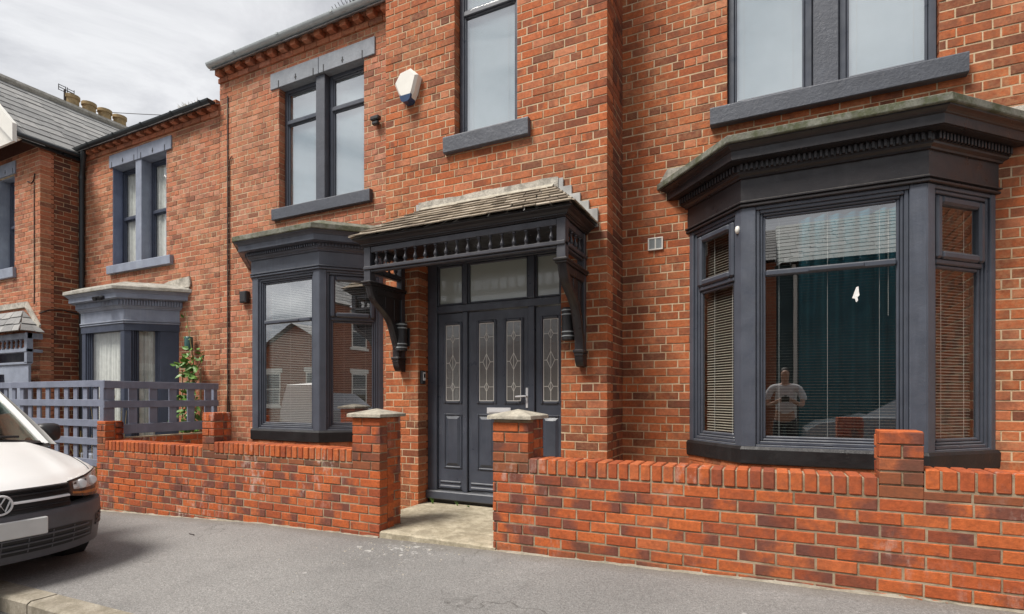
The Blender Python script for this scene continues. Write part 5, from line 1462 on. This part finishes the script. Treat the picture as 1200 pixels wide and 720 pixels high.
opp(-3.4, .1, 4.9, 6.9, -6.1, 'brick terrace house opposite, left of the teal painted one')
ot = opp(.1, 6.0, 4.72, 7.0, -6.1, 'teal painted house opposite, reflected in the right bay window', wm_='render', wins=False, rm_='slate_pale')
b = MB(); b.tube([(.55, -6.03, -.1), (.55, -6.03, 4.7)], .05, 10); b.build('downpipe', M['white'], ot, smooth=40)
opp(6.0, 14., 5.1, 7.8, -6.1, 'brick terrace house opposite, right of the teal painted one')
# dark hatchback on the far side
car = empty('parked_car', (2.2, -2.9, -.05), 'silver hatchback parked across the street, seen only as a reflection in the right bay', 'car')
b = MB(); CY = -3.0; CZ0 = -.05
sil = [(0, .35), (.02, .62), (.25, .78), (1.0, .92), (1.75, 1.38), (2.1, 1.45), (3.1, 1.42), (3.75, .98), (3.95, .9), (4.0, .4), (3.9, .22), (.1, .22)]
def cs(yy, w_): return [(.6 + a, CY + yy, CZ0 + (h if h < .95 else h)) for a, h in sil]
vs = []
for yy, k in ((-.84, 0), (-.80, 1), (-.62, 2), (.62, 2), (.80, 1), (.84, 0)):
    for a, h in sil:
        hh = h if k == 2 else (min(h, .9) if k == 0 else min(h, .95) if h > .95 and k == 1 else h)
        vs.append((.6 + a, CY + yy, CZ0 + hh))
n = len(sil)
b.add(vs, [(i * n + k, i * n + (k + 1) % n, (i + 1) * n + (k + 1) % n, (i + 1) * n + k) for i in range(5) for k in range(n)] + [tuple(range(n)), tuple(range(6 * n - 1, 5 * n - 1, -1))])
b.build('body', simple('silver_car_paint', (.30, .32, .35), .25, .05, 8., 0., coat=.6), car, smooth=30)
b = MB()
for (p, q) in ((3, 4), (7, 6)):
    A_, B_ = sil[p], sil[q]
    for o_ in (.01,):
        vs = [(.6 + A_[0] + (B_[0] - A_[0]) * t, CY + s_, CZ0 + A_[1] + (B_[1] - A_[1]) * t + .012) for t in (.08, .95) for s_ in (-.58, .58)]
        b.add(vs, [(0, 1, 3, 2)])
b.build('windscreen', M['farglass'], car, fix=False)
for a in (.75, 3.2):
    for sg in (-1, 1):
        b = MB(); b.tube([(.6 + a, CY + sg * .68, CZ0 + .27), (.6 + a, CY + sg * .85, CZ0 + .27)], .29, 28); b.build('wheel', M['tyre'], car, smooth=40)

# ------------------------------------------------------------------ the photographer, standing behind the lens
def skin(name, pts, edges, mat, parent=None, lev=2, root=0):
    me = bpy.data.meshes.new(name); me.from_pydata([p[:3] for p in pts], edges, [])
    o = bpy.data.objects.new(name, me); COL.objects.link(o)
    me.materials.append(mat)
    md = o.modifiers.new('skin', 'SKIN'); md.use_smooth_shade = True
    o.modifiers.new('sub', 'SUBSURF').levels = lev; o.modifiers['sub'].render_levels = lev
    for i, p in enumerate(pts):
        sv = me.skin_vertices[0].data[i]; r = p[3]; sv.radius = r if isinstance(r, tuple) else (r, r); sv.use_root = (i == root)
    if parent:
        o.parent = parent
        if parent.type == 'EMPTY': o.matrix_parent_inverse = Matrix.Translation(-parent.location)
    return o
PX_, PY_ = .20, -.42; PZ_ = -.03
def Pp_(x, y, z, r): return (PX_ + x, PY_ + y, PZ_ + z, r)
skinm = simple('skin', (.50, .30, .21), .5, .08, 20., .05); shirt = simple('grey_tshirt', (.66, .67, .69), .85, .1, 10., .3); trous = simple('dark_trousers', (.03, .033, .045), .8, .15, 10., .3); hairm = simple('dark_hair', (.02, .015, .012), .6, .2, 40., .4)
def mirror_arm(s): return [Pp_(s * .20, 0, 1.44, .055), Pp_(s * .27, .02, 1.30, .048), Pp_(s * .27, .06, 1.14, .042), Pp_(s * .17, .20, 1.18, .036), Pp_(s * .09, .29, 1.24, .03)]
pts = [Pp_(0, 0, .95, (.15, .10)), Pp_(0, -.01, 1.12, (.14, .10)), Pp_(0, -.02, 1.32, (.165, .11)), Pp_(0, -.02, 1.45, (.11, .08)), Pp_(0, -.01, 1.53, .055), Pp_(0, .02, 1.60, (.07, .08)), Pp_(0, .03, 1.69, (.075, .09)), Pp_(0, .01, 1.75, (.06, .07))]
edges = [(i, i + 1) for i in range(7)]
for s in (-1, 1):
    k = len(pts); pts += mirror_arm(s); edges += [(3, k)] + [(k + i, k + i + 1) for i in range(4)]
    k = len(pts); pts += [Pp_(s * .10, 0, .86, .085), Pp_(s * .11, .015, .50, .06), Pp_(s * .12, -.015, .10, .042), Pp_(s * .13, .09, .045, .04), Pp_(s * .135, .16, .035, .03)]; edges += [(0, k)] + [(k + i, k + i + 1) for i in range(4)]
man = skin('person', pts, edges, skinm); tag(man, 'person in pale grey t-shirt and dark trousers holding a camera, reflected in the bay window', 'person')
pts2 = [Pp_(0, 0, .93, (.165, .115)), Pp_(0, -.01, 1.12, (.155, .115)), Pp_(0, -.02, 1.32, (.18, .125)), Pp_(0, -.02, 1.455, (.12, .09))]; ed2 = [(0, 1), (1, 2), (2, 3)]
for s in (-1, 1):
    k = len(pts2); pts2 += [Pp_(s * .205, 0, 1.445, .07), Pp_(s * .285, .02, 1.28, .065), Pp_(s * .285, .035, 1.22, .066)]; ed2 += [(3, k), (k, k + 1), (k + 1, k + 2)]
skin('tshirt', pts2, ed2, shirt, man)
pts3 = [Pp_(0, 0, .95, (.165, .115))]; ed3 = []
for s in (-1, 1):
    k = len(pts3); pts3 += [Pp_(s * .10, 0, .84, .10), Pp_(s * .11, .015, .50, .08), Pp_(s * .12, -.01, .12, .072)]; ed3 += [(0, k), (k, k + 1), (k + 1, k + 2)]
skin('trousers', pts3, ed3, trous, man)
skin('hair', [Pp_(0, -.03, 1.66, (.082, .075)), Pp_(0, -.01, 1.745, (.08, .092)), Pp_(0, .03, 1.775, (.065, .06))], [(0, 1), (1, 2)], hairm, man)
for s in (-1, 1):
    skin('shoe', [Pp_(s * .12, -.03, .05, .055), Pp_(s * .13, .09, .04, .05), Pp_(s * .135, .17, .035, .042)], [(0, 1), (1, 2)], M['blackplastic'], man)
    for f_ in range(4):
        skin('finger', [Pp_(s * .095, .28, 1.255 - .018 * f_, .010), Pp_(s * .085, .325, 1.257 - .018 * f_, .009), Pp_(s * .055, .335, 1.255 - .018 * f_, .008)], [(0, 1), (1, 2)], skinm, man, 1)
b = MB(); b.box(.14, .26, -.16, -.09, 1.175, 1.265, None, .008); b.box(.18, .22, -.15, -.10, 1.265, 1.285, None, .006)
cmr = b.build('held_camera', M['blackplastic'], None); tag(cmr, 'black camera held in both hands by the person in the reflection', 'camera')
b = MB(); b.tube([(.20, -.095, 1.215), (.20, -.04, 1.215)], .03, 20); b.build('barrel', M['blackplastic'], cmr, smooth=40)
# ------------------------------------------------------------------ world, sun, camera
w = bpy.data.worlds.new('World'); S.world = w; w.use_nodes = True
nt = w.node_tree; nt.nodes.clear()
N = lambda t: nt.nodes.new(t)
out = N('ShaderNodeOutputWorld'); bg = N('ShaderNodeBackground'); bg.inputs['Strength'].default_value = .1
sky = N('ShaderNodeTexSky'); sky.sky_type = 'NISHITA'; sky.sun_disc = False
SUN = Vector((-.34, -.56, 1.0)).normalized()
sky.sun_elevation = math.asin(SUN.z); sky.sun_rotation = math.atan2(SUN.x, SUN.y)
tc = N('ShaderNodeTexCoord'); sx = N('ShaderNodeSeparateXYZ'); nt.links.new(tc.outputs['Generated'], sx.inputs[0])
def wm(op, a, b):
    x = N('ShaderNodeMath'); x.operation = op
    for i, v in enumerate((a, b)):
        if isinstance(v, (int, float)): x.inputs[i].default_value = v
        else: nt.links.new(v, x.inputs[i])
    return x.outputs[0]
den = wm('ADD', wm('MAXIMUM', sx.outputs[2], 0.), .22)
cb = N('ShaderNodeCombineXYZ'); nt.links.new(wm('DIVIDE', sx.outputs[0], den), cb.inputs[0]); nt.links.new(wm('DIVIDE', sx.outputs[1], den), cb.inputs[1])
def wn(scale, det, rough, dist=0.):
    x = N('ShaderNodeTexNoise'); x.inputs['Scale'].default_value = scale; x.inputs['Detail'].default_value = det; x.inputs['Roughness'].default_value = rough; x.inputs['Distortion'].default_value = dist
    nt.links.new(cb.outputs[0], x.inputs['Vector']); return x.outputs['Fac']
n1 = wm('ADD', wm('MULTIPLY', wn(1.7, 9, .62, .7), .7), wm('MULTIPLY', wn(.55, 3, .5), .3))
cr = N('ShaderNodeValToRGB'); nt.links.new(n1, cr.inputs[0])
e = cr.color_ramp.elements; e[0].position = .43; e[0].color = (1.0, 1.02, 1.10, 1); e[1].position = .62; e[1].color = (2.5, 2.5, 2.52, 1)
x_ = cr.color_ramp.elements.new(.48); x_.color = (1.6, 1.61, 1.67, 1)
mx = N('ShaderNodeMix'); mx.data_type = 'RGBA'; mx.inputs['Factor'].default_value = .96
nt.links.new(sky.outputs[0], mx.inputs['A']); nt.links.new(cr.outputs[0], mx.inputs['B'])
nt.links.new(mx.outputs['Result'], bg.inputs['Color']); nt.links.new(bg.outputs[0], out.inputs['Surface'])
sl = bpy.data.lights.new('sun', 'SUN'); sl.energy = 1.4; sl.angle = R(20); sl.color = (1., .95, .88)
so = bpy.data.objects.new('sun', sl); COL.objects.link(so); so.rotation_euler = SUN.to_track_quat('Z', 'Y').to_euler(); so.location = (-10, -15, 25)
cam = bpy.data.cameras.new('camera'); co = bpy.data.objects.new('camera', cam); COL.objects.link(co)
cam.sensor_width = 36.; cam.lens = 630. / 1200 * 36; cam.shift_y = 106. / 1200; cam.clip_start = .02; cam.clip_end = 1000
co.location = (0, 0, 1.25); co.rotation_euler = (R(90), 0, math.atan(305 / 630.))
S.camera = co
S.view_settings.view_transform = 'Standard'; S.view_settings.look = 'None'; S.view_settings.exposure = 1.82; S.view_settings.gamma = 1.
S.view_settings.use_curve_mapping = False
S.cycles.max_bounces = 8; S.cycles.transparent_max_bounces = 12
for key, grp in (('garden wall', 'low brick garden walls'), ('fence', 'trellis fences around the middle garden'), ('cable', 'cables on the brick walls'), ('aerial', 'roof aerials')):
    for o_ in S.objects:
        if o_.parent is None and o_.get('category') == key: o_['group'] = grp
for o_ in S.objects:
    if o_.parent is None and o_.get('category') == 'house' and not o_.get('group'): o_['group'] = 'brick houses in the terrace'
